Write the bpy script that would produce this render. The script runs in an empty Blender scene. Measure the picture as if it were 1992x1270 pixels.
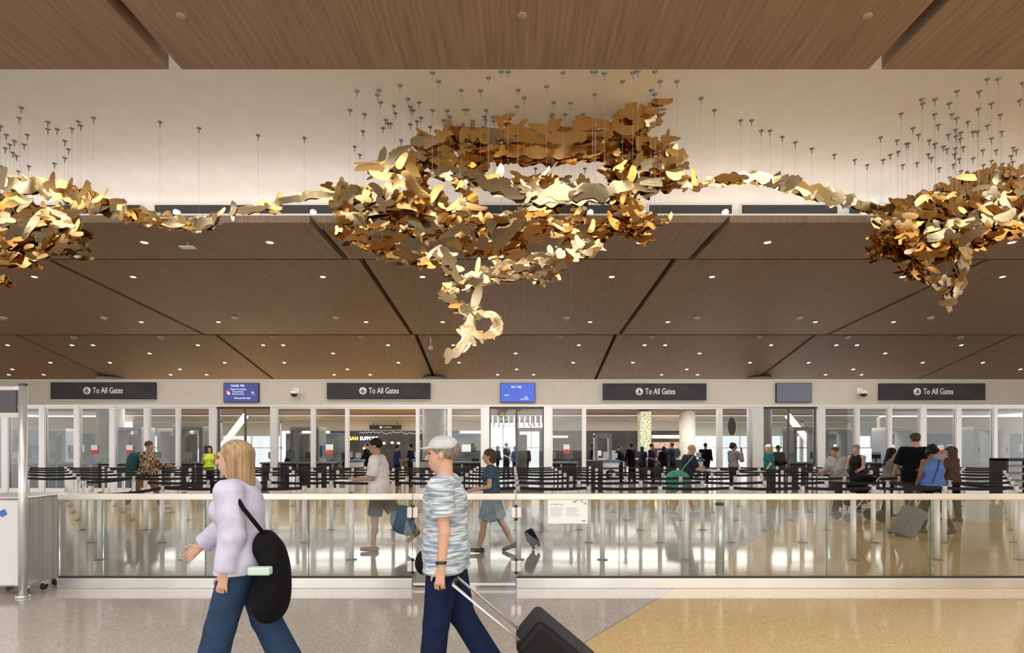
import bpy, math, random
import numpy as np
from mathutils import Vector, Matrix
C = bpy.context.scene.collection
F = 20.0/36.0*1992.0; CX, CY, EYE = 996.0, 866.0, 1.71
PI = math.pi
# ------------------------------------------------------------ camera, light, exposure
cam = bpy.data.objects.new('camera', bpy.data.cameras.new('camera')); C.objects.link(cam)
cam.location = (0, 0, EYE); cam.rotation_euler = (PI/2, 0, 0)
cam.data.lens = 20.0; cam.data.sensor_width = 36.0; cam.data.shift_y = (866.0-635.0)/1992.0
cam.data.clip_end = 300
bpy.context.scene.camera = cam
W = bpy.data.worlds.new('sky'); bpy.context.scene.world = W; W.use_nodes = True
bg = W.node_tree.nodes['Background']; bg.inputs[0].default_value = (1.0, 0.975, 0.94, 1); bg.inputs[1].default_value = 1.35
vs = bpy.context.scene.view_settings
vs.view_transform = 'Standard'; vs.look = 'None'; vs.gamma = 1; vs.use_curve_mapping = False; vs.exposure = 0.80
def area(name, loc, rot, sx, sy, power, col):
    l = bpy.data.lights.new(name, 'AREA'); l.shape = 'RECTANGLE'; l.size = sx; l.size_y = sy; l.energy = power; l.color = col
    o = bpy.data.objects.new(name, l); o.location = loc; o.rotation_euler = rot; C.objects.link(o); return o
# daylight through the tall street-side windows behind the camera
area('window_daylight', (0, -11.5, 3.4), (PI/2, 0, 0), 30, 4.4, 750, (1.0, 0.97, 0.93))
# unseen fill light added overhead on the camera's side to brighten the floor
near = area('near_floor_fill', (0, -2.5, 5.62), (0, 0, 0), 34, 13, 1450, (1.0, 0.96, 0.91)); near.data.spread = math.radians(140)
# warm strip in the cove behind the lip of the wood ceiling
area('cove_strip', (0, 10.42, 5.9), (PI+.6, 0, 0), 26, 0.10, 34, (1.0, 0.82, 0.72))
area('vault_fill', (0, 5.40, 6.16), (PI-.45, 0, 0), 26, 0.60, 560, (1.0, 0.97, 0.93))  # fill light added behind the near panels to brighten the vault
# rows of hall lamps over the queue and behind the glass wall
area('hall_lamps', (0, 16.3, 5.55), (0, 0, 0), 30, 4.0, 560, (1.0, 0.97, 0.93))
area('checkpoint_lamps', (0, 28.3, 3.95), (0, 0, 0), 40, 3.4, 1900, (1.0, 0.94, 0.86))
area('concourse_lamps', (0, 34.2, 3.5), (0, 0, 0), 44, 2.6, 700, (1.0, 0.94, 0.86))

# ------------------------------------------------------------ materials
MATS = {}
def mat(name, col, rough=0.5, metal=0.0, emit=None, estr=0.0, spec=0.5, coat=0.0):
    if name in MATS: return MATS[name]
    m = bpy.data.materials.new(name); m.use_nodes = True; b = m.node_tree.nodes['Principled BSDF']
    b.inputs['Base Color'].default_value = (*col, 1); b.inputs['Roughness'].default_value = rough
    b.inputs['Metallic'].default_value = metal; b.inputs['Specular IOR Level'].default_value = spec
    b.inputs['Coat Weight'].default_value = coat
    if emit: b.inputs['Emission Color'].default_value = (*emit, 1); b.inputs['Emission Strength'].default_value = estr
    MATS[name] = m; return m
def nt(m): return m.node_tree.nodes, m.node_tree.links, m.node_tree.nodes['Principled BSDF']
def noise_col(m, c1, c2, scale=(1,1,1), ns=5, detail=3, lo=.35, hi=.65, rough=None, bump=0, coord='Object', dist=0):
    N, L, b = nt(m); tc = N.new('ShaderNodeTexCoord'); mp = N.new('ShaderNodeMapping'); mp.inputs['Scale'].default_value = scale
    n = N.new('ShaderNodeTexNoise'); n.inputs['Scale'].default_value = ns; n.inputs['Detail'].default_value = detail; n.inputs['Distortion'].default_value = dist
    r = N.new('ShaderNodeValToRGB'); r.color_ramp.elements[0].position = lo; r.color_ramp.elements[1].position = hi
    r.color_ramp.elements[0].color = (*c1, 1); r.color_ramp.elements[1].color = (*c2, 1)
    L.new(tc.outputs[coord], mp.inputs[0]); L.new(mp.outputs[0], n.inputs[0]); L.new(n.outputs[0], r.inputs[0]); L.new(r.outputs[0], b.inputs['Base Color'])
    if rough:
        q = N.new('ShaderNodeMapRange'); q.inputs['To Min'].default_value = rough[0]; q.inputs['To Max'].default_value = rough[1]
        L.new(n.outputs[0], q.inputs[0]); L.new(q.outputs[0], b.inputs['Roughness'])
    if bump:
        u = N.new('ShaderNodeBump'); u.inputs['Strength'].default_value = bump; u.inputs['Distance'].default_value = .02
        L.new(n.outputs[0], u.inputs['Height']); L.new(u.outputs[0], b.inputs['Normal'])
    return m
wood = noise_col(mat('walnut_veneer', (.2,.12,.08), .5, spec=.15), (.200,.141,.104), (.285,.208,.158), (9,.35,1), 3.2, 5, .32, .70)
white = noise_col(mat('white_plaster', (.8,.77,.72), .7), (.77,.765,.75), (.81,.805,.79), (1,1,1), 3)
beige = noise_col(mat('beige_panel', (.56,.51,.45), .5), (.545,.50,.44), (.575,.53,.47), (1,1,1), 2)
steel = noise_col(mat('brushed_steel', (.62,.62,.62), .28, 1), (.66,.65,.64), (.76,.75,.74), (1.3,1,1), 1.5, 2, .3, .7, (.26,.34))
silver = mat('silver_paint', (.66,.67,.68), .3, .6)
alu = mat('aluminium', (.68,.68,.68), .35, .55)
darkalu = mat('dark_bronze_metal', (.10,.09,.085), .4, .5)
black = mat('black_plastic', (.012,.012,.014), .5)
belt_m = mat('black_webbing', (.008,.008,.010), .8)
darkgap = mat('black_plenum', (.010,.007,.006), .9)
signm = noise_col(mat('charcoal_sign_face', (.05,.052,.056), .6, spec=.25), (.030,.031,.034), (.044,.045,.049), (1,1,1), 3)
signw = mat('white_lettering', (.85,.85,.83), .5)
slotm = noise_col(mat('dark_grille', (.03,.032,.035), .6), (.022,.024,.026), (.045,.047,.05), (60,1,1), 3)
lampm = mat('lamp_glass', (1,1,1), .3, emit=(1,.93,.82), estr=5)
trimw = mat('white_trim_ring', (.7,.68,.65), .4)
gold = noise_col(mat('polished_gold_sheet', (.80,.53,.22), .17, 1), (.60,.37,.14), (.66,.42,.17), (1,1,1), 1.4)
gold_pale_refl = noise_col(mat('gold_sheet_pale_reflection', (.80,.66,.40), .2, 1), (.44,.355,.225), (.52,.42,.26), (1,1,1), 1.4)  # same gold sheet, pale reflections put into the colour
gold_dark_refl = noise_col(mat('gold_sheet_dark_reflection', (.70,.38,.10), .16, 1), (.38,.17,.035), (.56,.30,.08), (1,1,1), 1.4)  # same gold sheet, orange-brown reflections put into the colour
cable_m = mat('steel_cable', (.42,.41,.40), .4, .7)
anchor_m = mat('grey_anchor_metal', (.10,.10,.10), .5, .2)
navy = mat('navy_cloth', (.012,.02,.05), .8)
def glass(name, tint, refl=0.08, edge=None):
    m = bpy.data.materials.new(name); m.use_nodes = True; N = m.node_tree.nodes; L = m.node_tree.links
    N.remove(N['Principled BSDF']); o = N['Material Output']
    t = N.new('ShaderNodeBsdfTransparent'); t.inputs[0].default_value = (*tint, 1)
    g = N.new('ShaderNodeBsdfGlossy'); g.inputs['Roughness'].default_value = 0.01
    fr = N.new('ShaderNodeFresnel'); fr.inputs[0].default_value = 1.45
    mx = N.new('ShaderNodeMixShader'); L.new(fr.outputs[0], mx.inputs[0]); L.new(t.outputs[0], mx.inputs[1]); L.new(g.outputs[0], mx.inputs[2])
    L.new(mx.outputs[0], o.inputs[0]); return m
glass_b = glass('clear_glass', (.93,.955,.95)); glass_w = glass('wall_glass', (.80,.82,.83))
green_edge = mat('green_glass_edge', (.06,.32,.24), .15, emit=None)
# floor: polished terrazzo, grey with honey-yellow fields
floor_m = mat('terrazzo', (.5,.47,.43), .12, spec=.5)
def build_floor_mat():
    N, L, b = nt(floor_m); tc = N.new('ShaderNodeTexCoord'); sp = N.new('ShaderNodeSeparateXYZ'); L.new(tc.outputs['Object'], sp.inputs[0])
    def mth(op, a, c):
        n = N.new('ShaderNodeMath'); n.operation = op
        for i, v in enumerate((a, c)):
            if isinstance(v, (int, float)): n.inputs[i].default_value = v
            else: L.new(v, n.inputs[i])
        return n.outputs[0]
    X, Y = sp.outputs[0], sp.outputs[1]
    line = mth('SUBTRACT', X, mth('ADD', mth('MULTIPLY', Y, .70), 1.956-.70*6.83))
    A = mth('MULTIPLY', mth('GREATER_THAN', line, 0), mth('LESS_THAN', Y, 13.4))
    ly = mth('ADD', Y, mth('MULTIPLY', X, -.02))
    B = mth('MULTIPLY', mth('GREATER_THAN', ly, 11.75), mth('LESS_THAN', X, -2.0))
    D = mth('MULTIPLY', mth('GREATER_THAN', Y, 15.6), mth('LESS_THAN', Y, 17.6))
    m = mth('MAXIMUM', mth('MAXIMUM', A, B), D)
    l1 = mth('MULTIPLY', mth('LESS_THAN', mth('ABSOLUTE', line, 0), .008), mth('LESS_THAN', Y, 13.4))
    l2 = mth('MULTIPLY', mth('LESS_THAN', mth('ABSOLUTE', mth('SUBTRACT', ly, 11.75), 0), .01), mth('LESS_THAN', X, -2.0))
    ln = mth('MAXIMUM', l1, l2)
    n1 = N.new('ShaderNodeTexVoronoi'); n1.inputs['Scale'].default_value = 85; L.new(tc.outputs['Object'], n1.inputs[0])
    n2 = N.new('ShaderNodeTexNoise'); n2.inputs['Scale'].default_value = 2; L.new(tc.outputs['Object'], n2.inputs[0])
    def ramp(c1, c2, src, lo, hi):
        r = N.new('ShaderNodeValToRGB'); r.color_ramp.elements[0].position = lo; r.color_ramp.elements[1].position = hi
        r.color_ramp.elements[0].color = (*c1,1); r.color_ramp.elements[1].color = (*c2,1); L.new(src, r.inputs[0]); return r.outputs[0]
    hs = N.new('ShaderNodeSeparateColor'); L.new(n1.outputs['Color'], hs.inputs[0])
    g = ramp((.335,.30,.265), (.50,.465,.42), hs.outputs[0], .1, .95); y = ramp((.50,.335,.135), (.66,.49,.25), hs.outputs[0], .1, .95)
    def mix(f, a, c):
        q = N.new('ShaderNodeMix'); q.data_type = 'RGBA'; L.new(f, q.inputs[0])
        L.new(a, q.inputs[6])
        if isinstance(c, tuple): q.inputs[7].default_value = (*c, 1)
        else: L.new(c, q.inputs[7])
        return q.outputs[2]
    L.new(mix(ln, mix(m, g, y), (.18,.17,.16)), b.inputs['Base Color'])
    r = N.new('ShaderNodeMapRange'); r.inputs['To Min'].default_value = .05; r.inputs['To Max'].default_value = .13
    L.new(n2.outputs[0], r.inputs[0]); L.new(r.outputs[0], b.inputs['Roughness'])
build_floor_mat()

# ------------------------------------------------------------ helpers
def P(x, y, d): return Vector(((x-CX)*d/F, d, EYE-(y-CY)*d/F))
def xs(x, d): return (x-CX)*d/F
def zs(y, d): return EYE-(y-CY)*d/F
ORD = ['first','second','third','fourth','fifth','sixth','seventh','eighth','ninth','tenth','eleventh','twelfth','thirteenth','fourteenth','fifteenth','sixteenth','seventeenth','eighteenth','nineteenth','twentieth','twenty-first','twenty-second','twenty-third','twenty-fourth','twenty-fifth','twenty-sixth','twenty-seventh','twenty-eighth','twenty-ninth','thirtieth','thirty-first','thirty-second','thirty-third']
def ordl(i, n):
    if i == 0: return 'leftmost'
    if i == n-1: return 'rightmost'
    return ORD[i]+' from the left'
def tag(o, label=None, cat=None, group=None, kind=None):
    if label: o['label'] = label
    if cat: o['category'] = cat
    if group: o['group'] = group
    if kind: o['kind'] = kind
    return o
def empty(name, loc=(0,0,0), rz=0, label=None, cat=None, group=None):
    o = bpy.data.objects.new(name, None); o.location = loc; o.rotation_euler = (0,0,rz); o.empty_display_size = .1; C.objects.link(o)
    return tag(o, label, cat, group)
class MB:
    def __init__(s): s.v = []; s.f = []; s.m = []; s.sm = []
    def add(s, vs, fs, mi=0, smooth=False):
        k = len(s.v); s.v += [tuple(p) for p in vs]
        for f in fs: s.f.append(tuple(i+k for i in f)); s.m.append(mi); s.sm.append(smooth)
        return s
    def box(s, a, b, mi=0):
        x0,y0,z0 = a; x1,y1,z1 = b
        return s.add([(x0,y0,z0),(x1,y0,z0),(x1,y1,z0),(x0,y1,z0),(x0,y0,z1),(x1,y0,z1),(x1,y1,z1),(x0,y1,z1)],
            [(0,3,2,1),(4,5,6,7),(0,1,5,4),(1,2,6,5),(2,3,7,6),(3,0,4,7)], mi)
    def tube(s, pts, r, n=10, mi=0, caps=True):
        pts = [Vector(p) for p in pts]; rs = r if isinstance(r, (list,tuple)) else [r]*len(pts); vs = []
        for i, p in enumerate(pts):
            t = (pts[min(i+1,len(pts)-1)]-pts[max(i-1,0)]).normalized()
            u = t.cross(Vector((0,0,1))) if abs(t.z) < .95 else t.cross(Vector((1,0,0))); u.normalize(); w = t.cross(u)
            for k in range(n): a = 2*PI*k/n; vs.append(p+u*math.cos(a)*rs[i]+w*math.sin(a)*rs[i])
        fs = [(i*n+k, i*n+(k+1)%n, (i+1)*n+(k+1)%n, (i+1)*n+k) for i in range(len(pts)-1) for k in range(n)]
        s.add(vs, fs, mi, True)
        if caps:
            k0 = len(s.v)-len(vs); s.f.append(tuple(k0+k for k in range(n))[::-1]); s.m.append(mi); s.sm.append(False)
            k1 = len(s.v)-n; s.f.append(tuple(k1+k for k in range(n))); s.m.append(mi); s.sm.append(False)
        return s
    def lathe(s, c, prof, n=16, mi=0, axis='z'):
        vs = []
        for r, h in prof:
            for k in range(n):
                a = 2*PI*k/n; p = (r*math.cos(a), r*math.sin(a), h)
                if axis == 'y': p = (p[0], h, p[1])
                vs.append((c[0]+p[0], c[1]+p[1], c[2]+p[2]))
        fs = [(i*n+k, i*n+(k+1)%n, (i+1)*n+(k+1)%n, (i+1)*n+k) for i in range(len(prof)-1) for k in range(n)]
        fs += [tuple(range(n))[::-1], tuple(range((len(prof)-1)*n, len(prof)*n))]
        return s.add(vs, fs, mi, True)
    def prism(s, outline, a, b, axis='y', mi=0):   # outline of 2D pts extruded along axis from a to b
        n = len(outline); mk = (lambda p,h: (p[0],h,p[1])) if axis == 'y' else ((lambda p,h: (p[0],p[1],h)) if axis == 'z' else (lambda p,h: (h,p[0],p[1])))
        vs = [mk(p,a) for p in outline]+[mk(p,b) for p in outline]
        return s.add(vs, [tuple(range(n)), tuple(range(n,2*n))[::-1]]+[(i, i+n, (i+1)%n+n, (i+1)%n) for i in range(n)], mi)
    def build(s, name, m, parent=None, bevel=0):
        me = bpy.data.meshes.new(name); me.from_pydata(s.v, [], s.f)
        for q in (m if isinstance(m, (list,tuple)) else [m]): me.materials.append(q)
        me.polygons.foreach_set('material_index', s.m); me.polygons.foreach_set('use_smooth', s.sm); me.update()
        o = bpy.data.objects.new(name, me); C.objects.link(o)
        if parent: o.parent = parent
        if bevel: q = o.modifiers.new('b', 'BEVEL'); q.width = bevel; q.segments = 2; q.limit_method = 'ANGLE'
        return o
def struct(name, mb, m, parent=None):
    o = mb.build(name, m, parent)
    if not parent: o['kind'] = 'structure'
    return o
def copy_tree(o, parent=None):
    c = o.copy(); C.objects.link(c); c.parent = parent
    for ch in o.children: copy_tree(ch, c)
    return c
def text(name, s, size, loc, m, parent, depth=.006, sx=.8, align='LEFT', rot=(PI/2,0,0)):
    cu = bpy.data.curves.new(name, 'FONT'); cu.body = s; cu.size = size; cu.extrude = depth; cu.align_x = align; cu.align_y = 'CENTER'; cu.resolution_u = 3; cu.offset = size*.006
    t = bpy.data.objects.new('tmp', cu); C.objects.link(t); bpy.context.view_layer.update()
    me = bpy.data.meshes.new_from_object(t); bpy.data.objects.remove(t)
    me.materials.clear(); me.materials.append(m); o = bpy.data.objects.new(name, me); C.objects.link(o)
    o.location = loc; o.rotation_euler = rot; o.scale = (sx,1,1); o.parent = parent; return o

# ------------------------------------------------------------ shell
struct('floor', MB().box((-48,-14,-.2),(48,44,0)), floor_m)
BAY = 7.43; SX = [.14-BAY/2+BAY*k for k in range(-4,6)]; GAP = .07
ZC = 5.70
def ceil_section(d0, z0, d1, z1, th=.22, xr=(-30,30)):
    mb = MB()
    for a, b in zip(SX[:-1], SX[1:]):
        x0, x1 = a+GAP, b-GAP
        mb.add([(x0,d0,z0),(x1,d0,z0),(x1,d1,z1),(x0,d1,z1),(x0,d0,z0+th),(x1,d0,z0+th),(x1,d1,z1+th),(x0,d1,z1+th)],
            [(0,3,2,1),(4,5,6,7),(0,1,5,4),(1,2,6,5),(2,3,7,6),(3,0,4,7)])
    return struct('ceiling', mb, wood)
ceil_section(-6, ZC, 6.04, ZC)
S1 = (10.25, 5.72, 12.23, 5.72); S2 = (13.53, 6.12, 20.3, 5.67); S3 = (21.2, 5.81, 31.6, 3.62)
c1 = ceil_section(*S1, th=.13); ceil_section(*S2); ceil_section(*S3)
struct('ceiling', MB().box((-30,31.6,3.60),(30,36.2,3.8)), wood)
struct('ceiling', MB().box((-30,-6,6.02),(30,5.7,6.1)), darkgap)                    # plenum above the near panels
struct('ceiling', MB().add([(-30,10.95,6.0),(30,10.95,6.0),(30,12.6,6.05),(-30,12.6,6.05),(-30,14,6.5),(30,14,6.5),(-30,20.5,6.02),(30,20.5,6.02),(-30,31.6,4.1),(30,31.6,4.1)],
    [(0,1,2,3),(3,2,5,4),(4,5,7,6),(6,7,9,8)]), darkgap)
# white vault over the sculpture: flat, then curving down to the wall with the air slots
prof = [(5.0,6.1),(5.0,6.66),(9.4,6.66)]
for k in range(1,13):
    a = PI/2*k/12; prof.append((9.4+1.35*math.sin(a), 6.36+.30*math.cos(a)))
prof += [(10.75,5.95),(10.9,5.95),(10.9,6.9),(4.9,6.9),(4.9,6.1)]
def vault():
    mb = MB(); n = len(prof); X = 26
    vs = [(-X,p[0],p[1]) for p in prof]+[(X,p[0],p[1]) for p in prof]
    mb.add(vs, [(i, i+1, i+1+n, i+n) for i in range(n-1)], 0, True); return struct('ceiling', mb, white)
vault()
struct('trim_1', MB().box((-26,10.25,5.85),(26,10.9,5.875)), white)                # ledge behind the lip
struct('wall_reflection_block', MB().box((-32,-13.6,0),(32,-13,6)), beige)  # unseen wall added behind the camera, keeps the bright world out of reflections
# air slots on the vault wall
slots = [(-20,78),(92,275),(302,485),(505,690),(705,880),(880,1060),(1068,1248),(1262,1423),(1442,1628),(1650,1830),(1848,2030)]
for i, (a, b) in enumerate(slots):
    t = empty('air_grille', (xs((a+b)/2,10.75), 10.75, zs(408,10.75)), 0, 'dark linear air grille in the white wall, '+ordl(i,len(slots)), 'air grille', 'linear air grilles under the vault')
    w = (b-a)/2*10.75/F; h = 8.5*10.75/F
    g = MB().box((-w,-.012,-h),(w,.0,h)); g.build('grille_core', slotm, t)
    fr = MB()
    for q in (((-w-.03,-.025,h),(w+.03,0,h+.03)),((-w-.03,-.025,-h-.03),(w+.03,0,-h)),((-w-.03,-.025,-h),(-w,0,h)),((w,-.025,-h),(w+.03,0,h))): fr.box(*q)
    fr.build('grille_frame', trimw, t)
# small spotlights standing on the ledge
lx = [80,345,610,872,1148,1410,1680,1945]
for i, x in enumerate(lx):
    t = empty('ledge_spotlight', (xs(x,10.5), 10.5, 5.875), 0, 'small spotlight on the white ledge, '+ordl(i,len(lx)), 'spotlight', 'ledge spotlights')
    MB().lathe((0,0,0), [(.03,0),(.03,.012),(.010,.014),(.010,.07)]).build('stand', trimw, t)
    MB().lathe((0,0,.12), [(.02,-.055),(.05,-.04),(.062,0),(.055,.04),(.03,.055)]).build('spot_head', trimw, t)
    MB().lathe((0,-.06,.12), [(.040,-.012),(.046,0),(.046,.012)], axis='y').build('lens', mat('spot_lens', (1,1,1), .3, emit=(1,.85,.62), estr=14) if x in (1410,) else mat('spot_lens_dim', (1,1,1), .3, emit=(1,.92,.8), estr=1.2), t)

# ------------------------------------------------------------ recessed lamps in the wood ceiling
def on_section(x, y, S):
    d0,z0,d1,z1 = S; m = (z1-z0)/(d1-d0); k = (CY-y)/F      # EYE + k*d = z0 + m*(d-d0)
    d = (z0-m*d0-EYE)/(k-m); return Vector(((x-CX)*d/F, d, EYE+k*d)), math.atan(m)
def lamp_proto():
    t = empty('ceiling_downlight')
    MB().lathe((0,0,0), [(.058,.004),(.085,.0),(.088,-.008),(.066,-.012),(.058,-.004)], 20).build('trim_ring', trimw, t)
    MB().lathe((0,0,0), [(.058,.0),(.058,-.006)], 20).build('lens', lampm, t); return t
def dome_proto():
    t = empty('ceiling_sensor')
    MB().lathe((0,0,0), [(.10,.004),(.10,-.03),(.085,-.04)], 16).build('housing', trimw, t)
    MB().lathe((0,0,0), [(.075,-.035),(.07,-.07),(.045,-.10),(.0,-.11)], 16).build('dome', mat('dome_plastic', (.35,.34,.33), .2), t); return t
lp = lamp_proto(); dp = dome_proto(); used = {'l':False,'d':False}
def lamps(S, y, xl, where, kind='l'):
    xl = [x for x in xl if -8 < x < 2000]
    for i, x in enumerate(xl):
        p, a = on_section(x, y, S); pr = lp if kind == 'l' else dp
        o = copy_tree(pr) if used[kind] else pr; used[kind] = True
        o.location = p+Vector((0,0,-.002)); o.rotation_euler = (a,0,0)
        if kind == 'l': tag(o, 'recessed downlight, %s in the %s' % (ordl(i,len(xl)), where), 'downlight', 'recessed downlights in the wood ceiling')
        else: tag(o, 'grey ceiling dome sensor, %s in the %s' % (ordl(i,len(xl)), where), 'sensor', 'dome sensors on the wood ceiling')
lamps(S1, 471, [35,281,525,771,1245,1493,1968], 'row nearest the white vault')
lamps(S2, 538, [67,259,628,822,1190,1385,1756,1950], 'front row of the middle wood ceiling')
lamps(S2, 617, [8,203,457,653,1103,1356,1556,1810], 'middle wood ceiling', 'd')
lamps(S2, 626, [275,425,712,861,1148,1299,1586,1738], 'back row of the middle wood ceiling')
lamps(S3, 655, [144,313,531,702,1090,1268,1478,1650,1868], 'far wood ceiling', 'd')
lamps(S3, 671, [15,140,181,385,512,551,755,882,923,1126,1254,1294,1500,1627,1667,1870], 'first row of the far wood ceiling')
lamps(S3, 687, [291,648,1003,1361,1722], 'second row of the far wood ceiling')
lamps(S3, 705, [98,214,437,553,775,893,1115,1231,1459,1573,1795,1912], 'third row of the far wood ceiling')
lamps(S3, 718, [24,350,676,1005,1336,1660,1985], 'fourth row of the far wood ceiling')
lamps(S3, 728.5, [17,85,332,402,650,720,968,1038,1287,1357,1606,1676], 'last row above the beige wall')
# discs in the near panels
for i, (x, y) in enumerate([(353,31),(1016,30),(1687,31)]):
    p, a = on_section(x, y, (0,ZC,6,ZC)); t = tag(MB().lathe((0,0,0), [(.045,.005),(.045,-.008),(.03,-.012)], 20).build('sprinkler_cover', mat('tan_cover', (.33,.25,.18), .5)),
        'round tan sprinkler cover in the nearest wood ceiling panels, '+['left','centre','right'][i], 'sprinkler cover', 'sprinkler covers'); t.location = p
# rectangular device hanging under the first wood panels
p, _ = on_section(365, 470, S1)
t = empty('hanging_antenna', p, 0, 'white flat bar-shaped antenna hanging under the wood ceiling at left', 'antenna')
MB().tube([(0,0,.0),(0,0,-.10)], .012).build('stem', trimw, t); MB().box((-.14,-.07,-.125),(.14,.07,-.10)).build('antenna_plate', signw, t, .006)
p, _ = on_section(838, 655, S3)
t = empty('ceiling_camera', p, 0, 'white security camera hanging on a stem from the wood ceiling near the sculpture tip', 'camera')
MB().tube([(0,0,0),(0,0,-.30)], [.05,.02]).build('stem', trimw, t); MB().lathe((0,0,-.40), [(.03,.12),(.09,.04),(.11,-.04),(.04,-.08)]).build('camera_dome', trimw, t)

# ------------------------------------------------------------ beige header wall and glass wall
DW = 20.6; ZH = zs(790,DW); ZT = zs(738,DW)
struct('wall_back', MB().box((-22,DW,ZH),(22,DW+.35,ZT)), beige)
struct('trim_2', MB().box((-22,DW-.03,ZT-.05),(22,DW+.36,ZT)), mat('pale_trim', (.66,.62,.57), .5))
struct('trim_3', MB().box((-22,DW-.04,ZH-.02),(22,DW+.2,ZH+.05)), alu)
def sign(x0, x1, y0, y1, label):
    t = empty('direction_sign', (xs((x0+x1)/2,DW), DW, zs((y0+y1)/2,DW)), 0, label, 'sign', 'direction signs on the beige wall')
    w = (x1-x0)/2*DW/F; h = (y1-y0)/2*DW/F
    MB().box((-w,-.14,-h),(w,-.02,h)).build('sign_box', signm, t, .008)
    MB().box((-w-.01,-.03,-h-.02),(w+.01,0,h+.02)).build('back_frame', silver, t)
    r = MB().lathe((-.56,-.152,0), [(.135,0),(.135,.012)], 32, axis='y').build('icon_disc', signw, t)
    # aeroplane pointing up, dark on the disc
    pl = [(0,.095),(.018,.06),(.018,.022),(.09,-.02),(.09,-.04),(.018,-.015),(.014,-.06),(.038,-.08),(.038,-.092),(0,-.08),(-.038,-.092),(-.038,-.08),(-.014,-.06),(-.018,-.015),(-.09,-.04),(-.09,-.02),(-.018,.022),(-.018,.06)]
    MB().prism([(x-.56,z) for x,z in pl], -.162, -.15).build('aeroplane_symbol', signm, r)
    text('lettering', 'To All Gates', .30, (-.35,-.15,0), signw, t, sx=.70)
sign(104,306,744,777,'charcoal To All Gates sign, leftmost of the four on the beige wall')
sign(638,838,745,777,'charcoal To All Gates sign between the two blue screens, second from the left')
sign(1172,1372,746,779,'charcoal To All Gates sign between the blue screen and the blank grey screen')
sign(1707,1911,746,779,'charcoal To All Gates sign on the beige wall, rightmost of the four')
def screen(x0, x1, col, e, label, art):
    y0, y1 = 745, 783
    t = empty('wall_screen', (xs((x0+x1)/2,DW), DW, zs((y0+y1)/2,DW)), 0, label, 'screen', 'display screens on the beige wall')
    w = (x1-x0)/2*DW/F; h = (y1-y0)/2*DW/F
    MB().box((-w,-.09,-h),(w,0,h)).build('bezel', black, t, .006)
    m = mat('screen_%d' % x0, tuple(c*.3 for c in col), .2, emit=col, estr=e)
    MB().box((-w+.02,-.094,-h+.02),(w-.02,-.088,h-.02)).build('display', m, t)
    em = mat('screen_text', (.5,.55,.9), .4, emit=(.55,.62,1), estr=.7)
    for s, z, x, sz in art: text('screen_text', s, sz, (x,-.097,z), em, t, .001, .8, 'CENTER')
screen(437,505,(.06,.07,.22),.6,'dark blue lit screen left of the second gates sign',[('TRAVEL TIPS',.24,-.12,.11),('Prepare for screening',.12,-.1,.08),('Remove all items',.03,-.1,.07),('from your pockets',-.05,-.1,.07),('Have your ID ready',-.20,.05,.09)])
t = bpy.data.objects['wall_screen']
for x, z, c in ((.42,.0,(.8,.3,.25)),(.47,-.08,(.1,.15,.7)),(-.48,.03,(.75,.2,.2)),(-.44,-.03,(.8,.8,.85))):
    MB().lathe((x,-.097,z), [(.05,0),(.05,.004)], 12, axis='y').build('screen_picture', mat('pic_%d' % int(c[0]*100+c[2]*9), tuple(q*.3 for q in c), .4, emit=c, estr=.6), t)
screen(973,1041,(.05,.10,.46),.75,'bright blue lit screen in the middle of the beige wall',[('REAL TIME',.20,-.05,.10),('WAIT',-.10,-.4,.08),('TSA',-.17,.30,.09),('CHECKPOINT',-.24,.25,.06)])
screen(1508,1577,(.085,.088,.115),.75,'blank grey screen on the beige wall, rightmost of the three screens',[])
for i, (x, s) in enumerate(((577,1),(1672,-1))):
    t = empty('wall_camera', (xs(x,DW), DW, zs(766,DW)), 0, 'white dome security camera on a wall bracket '+('left of the second gates sign' if i == 0 else 'left of the rightmost gates sign'), 'camera')
    MB().box((-.10*1,-.04,-.02),(.10,0,.20)).build('wall_plate', signw, t, .01); MB().tube([(0,0,.08),(0,-.22,.08)], .035).build('bracket_arm', signw, t)
    MB().lathe((0,-.24,0), [(.05,.12),(.13,.06),(.14,-.02)]).build('housing', signw, t); MB().lathe((0,-.24,0), [(.12,-.02),(.10,-.08),(.05,-.12),(0,-.13)]).build('dome', black, t)
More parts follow.
